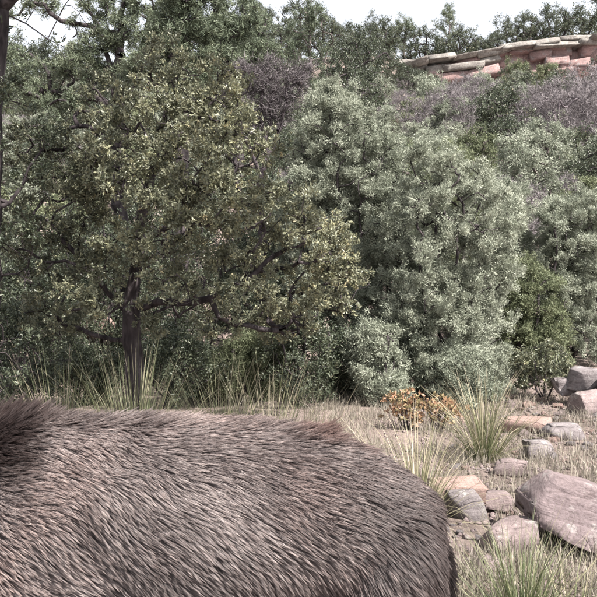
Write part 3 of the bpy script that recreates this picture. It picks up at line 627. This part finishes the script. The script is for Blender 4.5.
# small broad-leaved shrub by the boulder pile
def shrub(sd, name, px, Y, top, wpx, mat, label, nt, Lr, Wr, tg=160):
    rr = R(sd); ft = foot(px, Y); s = Y / F; h = at(px, top, Y)[2] - ft[2]; rad = wpx / 2 * s
    lob = lobes_round(rr, 0, 0, h * .3, h * .92, rad * .8, 14, rad * .35)
    limbs = [[(0, 0, -.03), (0, 0, h * .5), (.02, 0, h * .85)]] + [[(0, 0, 0), (rad * .4 * math.cos(a), rad * .4 * math.sin(a), h * .4), (rad * .7 * math.cos(a), rad * .7 * math.sin(a), h * .7)] for a in (0, 1.3, 2.6, 3.9, 5.2)]
    T = make_tree(name, rr, limbs, lob, tg, M[mat], M['bark_dark'], dict(ntuft=nt, per=7, spread=.025, Lr=Lr, Wr=Wr, cone=.9, upb=.5, clump=.6), trunk_r=.015, step=.08, r0=.002, wig=.01)
    T.location = ft; return tag(T, label, 'shrub')
shrub(401, 'leafy_shrub', 545, 9.0, 345, 62, 'oak_leaf', 'small green leafy shrub left of the boulder pile', 700, (.025, .045), (.014, .022))
shrub(402, 'orange_shrub', 406, 7.2, 388, 40, 'orange_leaf', 'small shrub with orange-red autumn leaves under the silvery juniper', 90, (.03, .05), (.018, .028), 60)
shrub(403, 'orange_shrub', 438, 7.3, 390, 46, 'orange_leaf', 'small shrub with paler peach-coloured leaves beside the tall beargrass', 85, (.03, .05), (.018, .028), 60)

# ------------------------------------------------------------------ beargrass clumps
def beargrass(px, Y, top, wpx, nb, label, seed, dry=.45, wid=.0045, spread=1.0):
    rr = R(seed); ft = foot(px, Y); s = Y / F; h = at(px, top, Y)[2] - ft[2]; half = wpx / 2 * s
    az = rr.uniform(0, 6.283, nb); lean = np.abs(rr.normal(0, .55, nb)) * spread; lean = np.clip(lean, 0.03, 1.35)
    Ln = np.hypot(h, half * .5) * rr.uniform(.7, 1.25, nb)
    K = 6; t = np.linspace(0, 1, K)[None]; bend = rr.uniform(.1, 1.3, nb)[:, None]
    ang = lean[:, None] + bend * t ** 1.6 * (0.5 + lean[:, None])
    sg = (Ln / (K - 1))[:, None]
    rad_ = np.cumsum(np.sin(ang) * sg, 1) - np.sin(ang[:, :1]) * sg; z = np.cumsum(np.cos(ang) * sg, 1) - np.cos(ang[:, :1]) * sg
    az2 = az[:, None] + rr.normal(0, .15, nb)[:, None] * t
    br = rr.uniform(0, .07, nb)[:, None]
    X = (br + rad_) * np.cos(az2); Yv = (br + rad_) * np.sin(az2)
    P = np.stack([X, Yv, z], -1); tw = az + math.pi / 2 + rr.normal(0, .5, nb)
    wv = wid * (1 - t ** 2 * .92) * rr.uniform(.6, 1.3, nb)[:, None]
    S = np.stack([np.cos(tw), np.sin(tw), np.zeros(nb)], -1)[:, None]
    v = np.stack([P + S * wv[..., None], P - S * wv[..., None]], 2).reshape(-1, 3)
    o_ = (np.arange(nb) * K * 2)[:, None]; k = np.arange(K - 1)[None] * 2
    f = np.stack([o_ + k, o_ + k + 1, o_ + k + 3, o_ + k + 2], -1).reshape(-1, 4)
    tint = np.clip(rr.normal(dry, .22, nb)[:, None] + .38 * t ** 1.5 - .08, 0, 1); tint = np.repeat(tint.ravel(), 2)
    o = link('beargrass', mesh_np('beargrass', v, [f], False, {'tint': tint}), M['beargrass']); o.location = ft
    return tag(o, label, 'beargrass', None)
beargrass(135, 4.5, 376, 240, 1150, 'large upright beargrass clump behind the middle of the deer back', 501, .36, .0021, 1.3)
beargrass(62, 4.6, 386, 190, 700, 'darker beargrass clump under the oak behind the deer shoulders', 502, .28, .0021, 1.3)
beargrass(222, 4.5, 388, 190, 800, 'beargrass clump leaning right behind the deer back', 503, .38, .0021, 1.3)
beargrass(268, 4.3, 386, 170, 650, 'dry drooping beargrass behind the deer loin', 504, .5, .0021, 1.3)
beargrass(484, 6.1, 380, 110, 340, 'tall yellow-green beargrass right of the orange shrubs', 505, .5, .003, 1.0)
beargrass(418, 4.3, 418, 130, 300, 'spreading pale beargrass just beyond the deer rump', 506, .6, .0025, 1.3)
beargrass(522, 2.9, 535, 170, 380, 'green beargrass clump in the near right corner', 507, .12, .0019, .9)
beargrass(575, 2.9, 548, 90, 90, 'small near beargrass clump below the big layered rock', 508, .45, .0022)
beargrass(312, 4.8, 400, 90, 160, 'low dry beargrass left of the orange shrub behind the rump', 509, .55, .0026, 1.2)

# ------------------------------------------------------------------ stones on the right
S_ = dict(name='stone', cat='stone')
def layered_rock():
    rr = R(31); Y = 3.95; sc = Y / F; out = [(529, 499), (554, 472), (597, 483), (655, 508), (655, 560), (568, 535), (529, 517)]; cx, cy = 592, 514
    pl = []
    for (a, b_) in zip(out, out[1:] + out[:1]):
        ax_, az_ = (a[0] - cx) * sc, -(a[1] - cy) * sc; bx_, bz_ = (b_[0] - cx) * sc, -(b_[1] - cy) * sc
        nv = np.array([-(bz_ - az_), 0, bx_ - ax_]); nv /= np.linalg.norm(nv); d = nv[0] * ax_ + nv[2] * az_
        if d < 0: nv, d = -nv, -d
        pl.append((*nv, d))
    pl = [(nx_, 0.12 * (-1 if nz_ < 0 else 1) * 0, nz_, d) for nx_, _, nz_, d in pl] + [(0, -.88, .475, .115), (-.55, -.83, .05, .235), (0, 1, 0, .22), (.1, .8, .6, .2), (-.3, -.6, .74, .20), (.35, -.85, .4, .2)]
    v, f = ICO[5]; v = v * .75
    for _ in range(4):
        for p in pl:
            nn = norm(np.array(p[:3], float)); s_ = v @ nn - p[3]; k = s_ > 0; v[k] -= np.outer(s_[k], nn)
    sn = norm(np.array([-.26, -.35, .9])); q = v @ sn
    lay = vnoise(np.stack([q * 34, v[:, 0] * 1.5, v[:, 1] * 1.5], -1), 1, 4, 2)
    v = v + np.array([-.2, -.9, .35]) * (np.floor(lay * 3) / 3 * .012 + vnoise(v, 26, 6, 3) * .009 + vnoise(v, 6, 7, 2) * .012)[:, None]
    o = link('boulder', mesh_np('boulder', v, [f]), M['rock_layered']); o.location = at(cx, cy, Y) + np.array([0, .03, -.015])
    return tag(o, 'big tilted pinkish layered rock at the right edge', 'boulder')
layered_rock()
boulder(508, 520, 3.9, 66, 34, M['rock_pink'], 'flat pale slab lying against the left side of the layered rock', sub=4, depth=.22, seed=8, rot=.2, sink=.3, tilt=(.1, -.25), **S_)
boulder(455, 486, 4.7, 66, 26, M['rock_salmon'], 'long salmon-pink flat stone beyond the deer rump', sub=4, depth=.25, seed=9, sink=.2, rot=.1, **S_)
boulder(464, 506, 4.4, 46, 32, M['rock_grey'], 'grey block below the salmon-pink stone', sub=4, depth=.22, seed=12, sink=.2, **S_)
boulder(500, 505, 4.5, 34, 22, M['rock_pink'], 'pale squarish stone left of the layered rock tip', sub=4, seed=13, sink=.2, **S_)
boulder(540, 448, 6.0, 34, 22, M['rock_grey'], 'grey angular stone in the grass behind the layered rock', sub=3, seed=41, sink=.2, **S_)
boulder(510, 462, 5.4, 38, 20, M['rock_pink'], 'pale flat stone right of the foot of the tall beargrass', sub=3, seed=42, sink=.2, **S_)
boulder(562, 428, 7.0, 44, 18, M['rock_grey'], 'wide grey stone between the low pink slab and the boulder pile', sub=3, seed=43, sink=.2, **S_)
boulder(490, 540, 3.55, 40, 20, M['rock_pink'], 'low pale stone half buried in front of the flat pale slab', sub=3, seed=44, sink=.25, **S_)
boulder(574, 470, 4.6, 26, 20, M['rock_pink'], 'small pale stone resting behind the tip of the layered rock', sub=3, seed=14, sink=-.4, **S_)
boulder(478, 578, 2.9, 66, 52, M['rock_grey'], 'grey flat stone at the bottom beside the deer hindquarters', sub=4, depth=.2, seed=15, sink=.35, **S_)
boulder(528, 426, 7.4, 60, 16, M['rock_salmon'], 'low broad pink slab beyond the tall beargrass', sub=3, depth=.5, seed=16, sink=.3, **S_)
boulder(586, 378, 8.6, 40, 26, M['rock_grey'], 'topmost purple-grey boulder of the pile at the right edge', sub=4, seed=17, ground=False)
boulder(592, 402, 8.2, 44, 28, M['rock_pink'], 'lower pinkish boulder of the pile at the right edge', sub=4, seed=18, ground=False)
boulder(565, 386, 8.7, 26, 22, M['rock_grey'], 'small dark boulder on the left of the pile at the right edge', sub=3, seed=19, ground=False)
boulder(618, 390, 8.4, 46, 44, M['rock_grey'], 'large boulder of the pile cut off by the right edge', sub=3, seed=20, ground=False)
boulder(240, 346, 11.2, 30, 22, M['rock_salmon'], 'pink boulder seen through the gap under the oak limb', sub=3, seed=22, ground=False)
boulder(100, 328, 11.5, 46, 26, M['rock_salmon'], 'pink boulder seen through leaves left of the oak trunk', sub=3, seed=23, ground=False)
boulder(362, 345, 10.0, 24, 22, M['rock_salmon'], 'pink boulder in the shadow under the silvery juniper', sub=3, seed=24, ground=False)
# small loose stones: three meshes shared by all
rng = R(77); SM = []
for i in range(6):
    me = stone_mesh('loose_stone', R(700 + i), (1, .85, .55), sub=2, cuts=9, rough=.05, boxy=.4); me.materials.append(M[['rock_pink', 'rock_grey', 'rock_salmon'][i % 3]]); SM.append(me)
SL = [('small pink stone lying loose in the dry grass on the right', 'loose pink stones'), ('small grey stone lying loose in the dry grass on the right', 'loose grey stones'), ('small salmon stone lying loose in the dry grass on the right', 'loose salmon stones')]
cnt = 0
while cnt < 260:
    Y = 3.0 + 6.5 * rng.uniform() ** 1.2; px = rng.uniform(425, 660) if Y > 4 else rng.uniform(455, 660)
    i = int(rng.integers(6)); o = link('loose_stone', SM[i]); x_ = (px - CX) / F * Y
    s = rng.uniform(5, 15) / 2 * Y / F * (1.25 if rng.uniform() < .2 else 1)
    o.location = (x_, Y, float(ground_h(x_, Y)) + s * .18); o.scale = (s, s * rng.uniform(.8, 1.1), s * rng.uniform(.55, 1.1)); o.rotation_euler = (rng.normal() * .2, rng.normal() * .2, rng.uniform(0, 6.28))
    tag(o, SL[i % 3][0], 'stone', SL[i % 3][1]); cnt += 1
# pebbles
vv, ff = [], []; base = 0; pv, pf = stone_arrays(R(5), (1, .9, .6), sub=2, cuts=8)
pv = ICO[2][0] * np.array([1, .9, .6])
oct_v = np.array([[1, 0, 0], [0, 1, 0], [-1, 0, 0], [0, -1, 0], [0, 0, .7], [0, 0, -.7]], float); oct_f = np.array([[0, 1, 4], [1, 2, 4], [2, 3, 4], [3, 0, 4], [1, 0, 5], [2, 1, 5], [3, 2, 5], [0, 3, 5]])
npb = 5000; Y = 2.6 + 8 * rng.uniform(size=npb) ** 1.1; px = rng.uniform(380, 700, npb); X = (px - CX) / F * Y; s = rng.uniform(.006, .022, npb)
a = rng.uniform(0, 6.28, npb); ov = oct_v[None] * (1 + .35 * rng.normal(size=(npb, 6, 1))); cs, sn = np.cos(a)[:, None], np.sin(a)[:, None]
ov = np.stack([ov[..., 0] * cs - ov[..., 1] * sn, ov[..., 0] * sn + ov[..., 1] * cs, ov[..., 2]], -1) * s[:, None, None]
ov = ov + np.stack([X, Y, ground_h(X, Y) + s * .2], -1)[:, None]
tag(link('pebbles', mesh_np('pebbles', ov.reshape(-1, 3), [(np.arange(npb)[:, None, None] * 6 + oct_f[None]).reshape(-1, 3)]), M['rock_pink']), 'scatter of tiny pink and grey pebbles in the dry grass', 'pebbles', None, 'stuff')

# ------------------------------------------------------------------ dry grass
def grass_field(name, rng, n_t, per, Yr, pxr, hr, label, mat, wid=.0022, dens=None, dry=.5):
    Y = Yr[0] + (Yr[1] - Yr[0]) * rng.uniform(size=n_t) ** 1.15; px = rng.uniform(*pxr, n_t); X = (px - CX) / F * Y
    keep = vnoise(np.stack([X, Y], -1), 2.2, 31, 3) > -.14; X, Y = X[keep], Y[keep]; nt_ = len(X)
    th = rng.uniform(.4, 1, nt_); X = np.repeat(X, per); Y = np.repeat(Y, per); nb = len(X)
    X = X + rng.normal(0, .028, nb); Y = Y + rng.normal(0, .028, nb)
    h = np.repeat(th, per) * rng.uniform(hr[0], hr[1], nb); a = rng.uniform(0, 6.28, nb); ln = np.abs(rng.normal(0, .45, nb)) * h
    D = np.stack([np.cos(a), np.sin(a), np.zeros(nb)], -1); P0 = np.stack([X, Y, ground_h(X, Y) - .005], -1)
    up = np.array([0, 0, 1.0]); P1 = P0 + up * h[:, None] * .6 + D * ln[:, None] * .35; P2 = P0 + up * h[:, None] + D * ln[:, None]
    tw = rng.uniform(0, 6.28, nb); S = np.stack([np.cos(tw), np.sin(tw), np.zeros(nb)], -1) * wid
    v = np.stack([P0 + S, P0 - S, P1 + S * .8, P1 - S * .8, P2], 1).reshape(-1, 3); o_ = np.arange(nb)[:, None] * 5
    f4 = o_ + np.array([[0, 1, 3, 2]]); f3 = o_ + np.array([[2, 3, 4]])
    tint = np.repeat(np.clip(rng.normal(dry, .22, nb), 0, 1), 5)
    return tag(link(name, mesh_np(name, v, [f4, f3], False, {'tint': tint}), mat), label, 'grass', None, 'stuff')
grass_field('dry_grass', R(601), 6000, 10, (2.6, 11.5), (330, 850), (.03, .19), 'short straw-coloured dry grass between the stones', M['straw'])
grass_field('shaded_grass', R(602), 2400, 8, (3.0, 11), (-220, 340), (.06, .22), 'thin dry grass in the shade under the oak', M['straw'], dry=.35)

# ------------------------------------------------------------------ deer
DY = 1.92
def loft(rings, k=20):
    """rings: (x, y, z, ry, rz, tilt) ; cross-section in the plane turned by tilt about y"""
    v = []; th = np.arange(k) * 2 * math.pi / k
    for (x, y, z, ry, rz, tl) in rings:
        cy, cz = ry * np.cos(th), rz * np.sin(th)
        v.append(np.stack([x + cz * math.sin(tl), y + cy, z + cz * math.cos(tl)], -1))
    nr = len(rings); v = np.concatenate(v); i = (np.arange(nr - 1)[:, None] * k + np.arange(k)[None]).ravel()
    j = (np.arange(nr - 1)[:, None] * k + (np.arange(k)[None] + 1) % k).ravel()
    f = np.stack([i, j, j + k, i + k], -1)
    return v, f, [list(range(k))[::-1], [(nr - 1) * k + q for q in range(k)]]
parts = []
parts.append(loft([(.335, 0, .63, .03, .04, 0), (.32, 0, .66, .085, .105, 0), (.255, 0, .66, .135, .155, 0), (.17, 0, .68, .165, .187, 0), (.06, 0, .69, .19, .212, 0), (-.1, 0, .69, .205, .242, 0), (-.3, 0, .69, .205, .253, 0),
                   (-.5, 0, .68, .18, .262, 0), (-.66, 0, .69, .15, .255, 0), (-.78, 0, .71, .115, .21, -.15), (-.90, 0, .72, .085, .15, -.45), (-1.04, 0, .66, .07, .115, -.7), (-1.16, 0, .57, .062, .095, -.8), (-1.25, 0, .49, .06, .085, -.8)]))
# head, lowered to graze
parts.append(loft([(-1.21, 0, .53, .045, .05, -.8), (-1.27, 0, .47, .065, .085, -.9), (-1.33, 0, .40, .068, .085, -1.0), (-1.39, 0, .33, .052, .065, -1.0), (-1.44, 0, .26, .036, .045, -1.0), (-1.475, 0, .205, .033, .038, -1.0), (-1.49, 0, .185, .02, .022, -1.0)]))
for s in (-1, 1):
    # hind leg: thigh, stifle forward, hock back, shank
    parts.append(loft([(.19, s * .075, .74, .07, .09, 1.4), (.20, s * .09, .64, .085, .125, 1.45), (.19, s * .10, .54, .085, .14, 1.5), (.18, s * .105, .45, .065, .115, 1.45), (.24, s * .105, .375, .04, .065, 1.0), (.315, s * .105, .32, .026, .036, .9), (.335, s * .105, .28, .022, .028, 1.5), (.325, s * .105, .17, .018, .02, 1.57), (.315, s * .105, .08, .02, .022, 1.57), (.295, s * .105, .045, .02, .026, 1.3), (.285, s * .105, .0, .024, .034, 1.57)], 14))
    parts.append(loft([(-.60, s * .10, .74, .06, .12, 1.4), (-.60, s * .115, .60, .06, .115, 1.5), (-.57, s * .11, .48, .045, .075, 1.5), (-.58, s * .105, .38, .032, .042, 1.6), (-.585, s * .10, .31, .026, .03, 1.57), (-.59, s * .10, .2, .018, .02, 1.57), (-.585, s * .10, .09, .02, .022, 1.57), (-.60, s * .10, .045, .02, .025, 1.8), (-.61, s * .10, .0, .024, .033, 1.57)], 14))
    parts.append(loft([(-1.20, s * .05, .54, .012, .02, .2), (-1.15, s * .09, .585, .014, .045, .5), (-1.09, s * .14, .62, .012, .05, .5), (-1.04, s * .18, .64, .006, .015, .5)], 10))
parts.append(loft([(.29, .03, .68, .03, .02, 0), (.335, .03, .64, .028, .02, .9), (.35, .03, .59, .026, .02, 1.4), (.352, .03, .53, .022, .015, 1.5), (.35, .03, .49, .008, .006, 1.5)], 10))
dv, dq, dn, off = [], [], [], 0
me = bpy.data.meshes.new('deer_base'); allf = []
for v, f, caps in parts:
    dv.append(v); allf += [tuple(q + off) for q in f] + [tuple(x + off for x in c) for c in caps]; off += len(v)
me.from_pydata([tuple(p) for p in np.concatenate(dv)], [], allf)
tmp = bpy.data.objects.new('deer_base', me); C.objects.link(tmp)
md = tmp.modifiers.new('r', 'REMESH'); md.mode = 'VOXEL'; md.voxel_size = .011
ms = tmp.modifiers.new('s', 'SMOOTH'); ms.factor = .6; ms.iterations = 9
dg = bpy.context.evaluated_depsgraph_get(); body = bpy.data.meshes.new_from_object(tmp.evaluated_get(dg)); body.name = 'body'
bpy.data.objects.remove(tmp)
bc = np.zeros(len(body.vertices) * 3); body.vertices.foreach_get('co', bc); bc = bc.reshape(-1, 3)
bnm = np.zeros(len(body.vertices) * 3); body.vertices.foreach_get('normal', bnm); bnm = bnm.reshape(-1, 3)
bump = np.zeros(len(bc))
for (gx, gz_, sg, am) in [(.10, .78, .07, .014), (.0, .64, .09, -.020), (.20, .60, .10, .014), (-.56, .74, .10, .016), (-.44, .66, .06, -.012), (-.25, .66, .13, .010), (.26, .70, .05, .010), (-.08, .80, .06, -.008), (.06, .52, .05, -.018)]:
    bump += am * np.exp(-((bc[:, 0] - gx) ** 2 + (bc[:, 2] - gz_) ** 2) / (2 * sg * sg))
bump *= np.clip(np.abs(bnm[:, 1]) * 1.3, 0, 1)
body.vertices.foreach_set('co', (bc + bnm * bump[:, None]).ravel().astype(np.float32)); body.update()
body.polygons.foreach_set('use_smooth', np.ones(len(body.polygons), bool))
m, n, l, b = nmat('deer_hide'); b.inputs['Base Color'].default_value = (.06, .048, .044, 1); b.inputs['Roughness'].default_value = .9; M['hide'] = m
m, n, l, b = nmat('hoof'); b.inputs['Base Color'].default_value = (.03, .026, .024, 1); b.inputs['Roughness'].default_value = .5; M['hoof'] = m
m, n, l, b = nmat('deer_eye'); b.inputs['Base Color'].default_value = (.012, .008, .006, 1); b.inputs['Roughness'].default_value = .08; M['eye'] = m
deer = bpy.data.objects.new('deer', None); C.objects.link(deer)
gz = float(ground_h(-.2, DY)); deer.location = (0, DY, gz); OFFZ = -gz
tag(deer, 'grey-brown deer with coarse shaggy fur standing close to the camera, hindquarters to the right', 'deer')
if not body.materials: body.materials.append(M['hide'])
bo = link('body', body, None, deer)
for s in (-1, 1):
    ev, ef = ICO[2]; e_ = link('eye', mesh_np('eye', ev * .014, [ef], True), M['eye'], deer); e_.location = (-1.325, s * .062, .435)
    for (hx, hy) in ((.285, .105), (-.61, .10)):
        hv, hf, hc = loft([(hx + .0, 0, .0, .026, .036, 1.57), (hx, 0, .02, .026, .036, 1.57), (hx + .01, 0, .045, .022, .03, 1.5)], 14)
        h_ = bpy.data.meshes.new('hoof'); h_.from_pydata([tuple(q) for q in hv], [], [tuple(q) for q in hf] + [tuple(c) for c in hc]); ho = link('hoof', h_, M['hoof'], deer); ho.location = (0, s * hy, 0)
nose = link('nose', mesh_np('nose', ICO[2][0] * np.array([.016, .026, .018]), [ICO[2][1]], True), M['eye'], deer); nose.location = (-1.49, 0, .19)

# fur
rng = R(900)
body.calc_loop_triangles()
tv = np.zeros(len(body.vertices) * 3); body.vertices.foreach_get('co', tv); tv = tv.reshape(-1, 3)
vn = np.zeros(len(body.vertices) * 3); body.vertices.foreach_get('normal', vn); vn = vn.reshape(-1, 3)
ti = np.zeros(len(body.loop_triangles) * 3, np.int32); body.loop_triangles.foreach_get('vertices', ti); ti = ti.reshape(-1, 3)
ar = np.linalg.norm(np.cross(tv[ti[:, 1]] - tv[ti[:, 0]], tv[ti[:, 2]] - tv[ti[:, 0]]), axis=1) / 2
cen = tv[ti].mean(1)
show = (cen[:, 2] > .45) & (cen[:, 0] > -.95)
dens = np.where(show & ((cen[:, 1] < .05) | (cen[:, 2] > .75)), 1.0, np.where(show, .35, .3))
pr = ar * dens; pr /= pr.sum()
NC = 52000
tc_ = rng.choice(len(ti), NC, p=pr); u1, u2 = np.sqrt(rng.uniform(size=(NC, 1))), rng.uniform(size=(NC, 1))
bw = np.concatenate([1 - u1, u1 * (1 - u2), u1 * u2], 1)
cp = (tv[ti[tc_]] * bw[..., None]).sum(1); cn = norm((vn[ti[tc_]] * bw[..., None]).sum(1))
def flow(p, nrm):
    x, z = p[:, 0], p[:, 2]
    down = np.clip((.93 - z) / .42, 0, 1)
    k = .10 + .75 * down * sstep(-.75, .1, x) + .35 * sstep(.05, .33, x) + .25 * down
    d = np.stack([np.ones_like(x), np.zeros_like(x), -k], -1)
    leg = sstep(.5, .4, z)[:, None] if False else (1 - sstep(.36, .48, z))[:, None]
    d = d * (1 - leg) + np.array([.1, 0, -1.0]) * leg
    hd = (1 - sstep(-1.0, -.8, x))[:, None]; d = d * (1 - hd) + np.array([.75, 0, .65]) * hd
    wv = np.stack([vnoise(p, 5, 71, 2), vnoise(p, 5, 72, 2), vnoise(p, 5, 73, 2)], -1)
    w2 = np.stack([vnoise(p, 2.1, 76, 2), vnoise(p, 2.1, 77, 2), vnoise(p, 2.1, 78, 2)], -1)
    w3 = np.stack([vnoise(p, 13, 66, 1), vnoise(p, 13, 67, 1), vnoise(p, 13, 68, 1)], -1)
    d = norm(d) + wv * .42 + w2 * .40 + w3 * .22
    d = d - nrm * (d * nrm).sum(1, keepdims=True); return norm(d)
cd = flow(cp, cn)
shortm = (cp[:, 0] < -1.1) | (cp[:, 2] < .38)
mane = sstep(-.58, -.68, cp[:, 0]) if False else (1 - sstep(-.68, -.55, cp[:, 0])) * sstep(.80, .88, cp[:, 2])
ridge = sstep(.93, .99, cn[:, 2])
rump = sstep(-.1, .06, cp[:, 0]) * (1 - sstep(.2, .27, cp[:, 0])) * ridge
CL = rng.uniform(.028, .043, NC) * (1 + .6 * mane + .45 * rump + .3 * ridge); CL = np.where(shortm, .014, CL)
lift = .18 + .09 * rng.normal(size=NC) + .35 * mane + .30 * rump + .22 * ridge + .16 * vnoise(cp, 9, 80, 2); lift = np.clip(lift, .06, .95)
lift = np.where(shortm, .12, lift)
PER = 9; K = 6
Nh = NC * PER
ca, cb = norm(np.cross(cn, cd)), cd
rr_ = np.sqrt(rng.uniform(size=(NC, PER))) * np.where(shortm, .009, .0052)[:, None]; th = rng.uniform(0, 6.283, (NC, PER))
rootp = cp[:, None] + ca[:, None] * (rr_ * np.cos(th))[..., None] + cb[:, None] * (rr_ * np.sin(th) * 1.5)[..., None] - cn[:, None] * .002
hl = (CL[:, None] * rng.uniform(.72, 1.12, (NC, PER)))
lf = np.clip(lift[:, None] + .05 * rng.normal(size=(NC, PER)), .03, 1.1)
tipc = cp + cd * (CL * np.cos(lift))[:, None] + cn * (CL * np.sin(lift))[:, None]
clumpy = rng.uniform(.72, .97, NC)[:, None, None]
t = np.linspace(0, 1, K)
own = rootp[:, :, None] + (cd[:, None, None] * (np.cos(lf) * hl)[:, :, None, None] + cn[:, None, None] * (np.sin(lf) * hl)[:, :, None, None]) * t[None, None, :, None]
own = own + cn[:, None, None] * ((.18 * hl)[:, :, None] * (t * (1 - t))[None, None] * 1.6)[..., None]
cent = cp[:, None, None] + (cd[:, None, None] * (np.cos(lift) * CL)[:, None, None, None] + cn[:, None, None] * (np.sin(lift) * CL)[:, None, None, None]) * (t[None, None, :, None]) * (hl / CL[:, None])[:, :, None, None]
cf = clumpy[..., None] * (t ** .9)[None, None, :, None]
pos = own * (1 - cf) + cent * cf + rng.normal(size=(NC, PER, K, 3)) * .0006 * t[None, None, :, None]
hc = bpy.data.hair_curves.new('fur'); hc.add_curves([K] * Nh)
hc.attributes['position'].data.foreach_set('vector', pos.reshape(-1).astype(np.float32))
rad = np.tile(.00048 * (1 - .8 * t ** 1.5), Nh) * np.repeat(rng.uniform(.75, 1.25, Nh), K)
(hc.attributes.get('radius') or hc.attributes.new('radius', 'FLOAT', 'POINT')).data.foreach_set('value', rad.astype(np.float32))
big = .6 * vnoise(cp, 3.2, 91, 2) + .6 * vnoise(cp, 11, 92, 2)
dark = .42 * mane + .26 * sstep(.0, .34, cp[:, 0]) + .12 * (1 - sstep(.5, .66, cp[:, 2])) * sstep(-.5, -.1, cp[:, 0])
tn = .47 + .12 * (1 - sstep(-.5, -.05, cp[:, 0])) * (1 - mane) + .32 * big + .13 * rng.normal(size=NC) - dark
tint = np.clip(np.repeat(tn, PER) + .10 * rng.normal(size=Nh), 0, 1)
warm = np.clip(np.repeat(.12 + .3 * vnoise(cp, 6, 95, 2) + .9 * rump, PER) + .15 * rng.normal(size=Nh), 0, 1)
for nm_, val in (('tint', tint), ('warm', warm)):
    hc.attributes.new(nm_, 'FLOAT', 'POINT').data.foreach_set('value', np.repeat(val, K).astype(np.float32))
m, n, l, b = nmat('deer_fur'); M['fur'] = m
hi = n.new('ShaderNodeHairInfo'); at_ = n.new('ShaderNodeAttribute'); at_.attribute_name = 'tint'; aw = n.new('ShaderNodeAttribute'); aw.attribute_name = 'warm'
ra = ramp(n, [(0.0, (.045, .035, .034)), (.35, (.105, .090, .088)), (.6, (.205, .180, .175)), (1.0, (.39, .352, .34))]); l.new(at_.outputs['Fac'], ra.inputs[0])
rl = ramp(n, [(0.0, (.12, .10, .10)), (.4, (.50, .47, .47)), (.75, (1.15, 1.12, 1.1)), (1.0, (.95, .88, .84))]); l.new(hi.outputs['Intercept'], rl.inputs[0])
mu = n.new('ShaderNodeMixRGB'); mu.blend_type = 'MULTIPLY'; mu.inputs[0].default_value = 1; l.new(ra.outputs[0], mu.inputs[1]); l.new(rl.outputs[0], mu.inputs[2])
wm = n.new('ShaderNodeMixRGB'); wm.blend_type = 'MULTIPLY'; wm.inputs[2].default_value = (1.2, .92, .84, 1); l.new(aw.outputs['Fac'], wm.inputs[0]); l.new(mu.outputs[0], wm.inputs[1])
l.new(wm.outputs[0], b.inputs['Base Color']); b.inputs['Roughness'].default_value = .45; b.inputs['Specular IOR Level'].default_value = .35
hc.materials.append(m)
fo = bpy.data.objects.new('fur', hc); C.objects.link(fo); fo.parent = deer; tag(fo, kind='stuff')
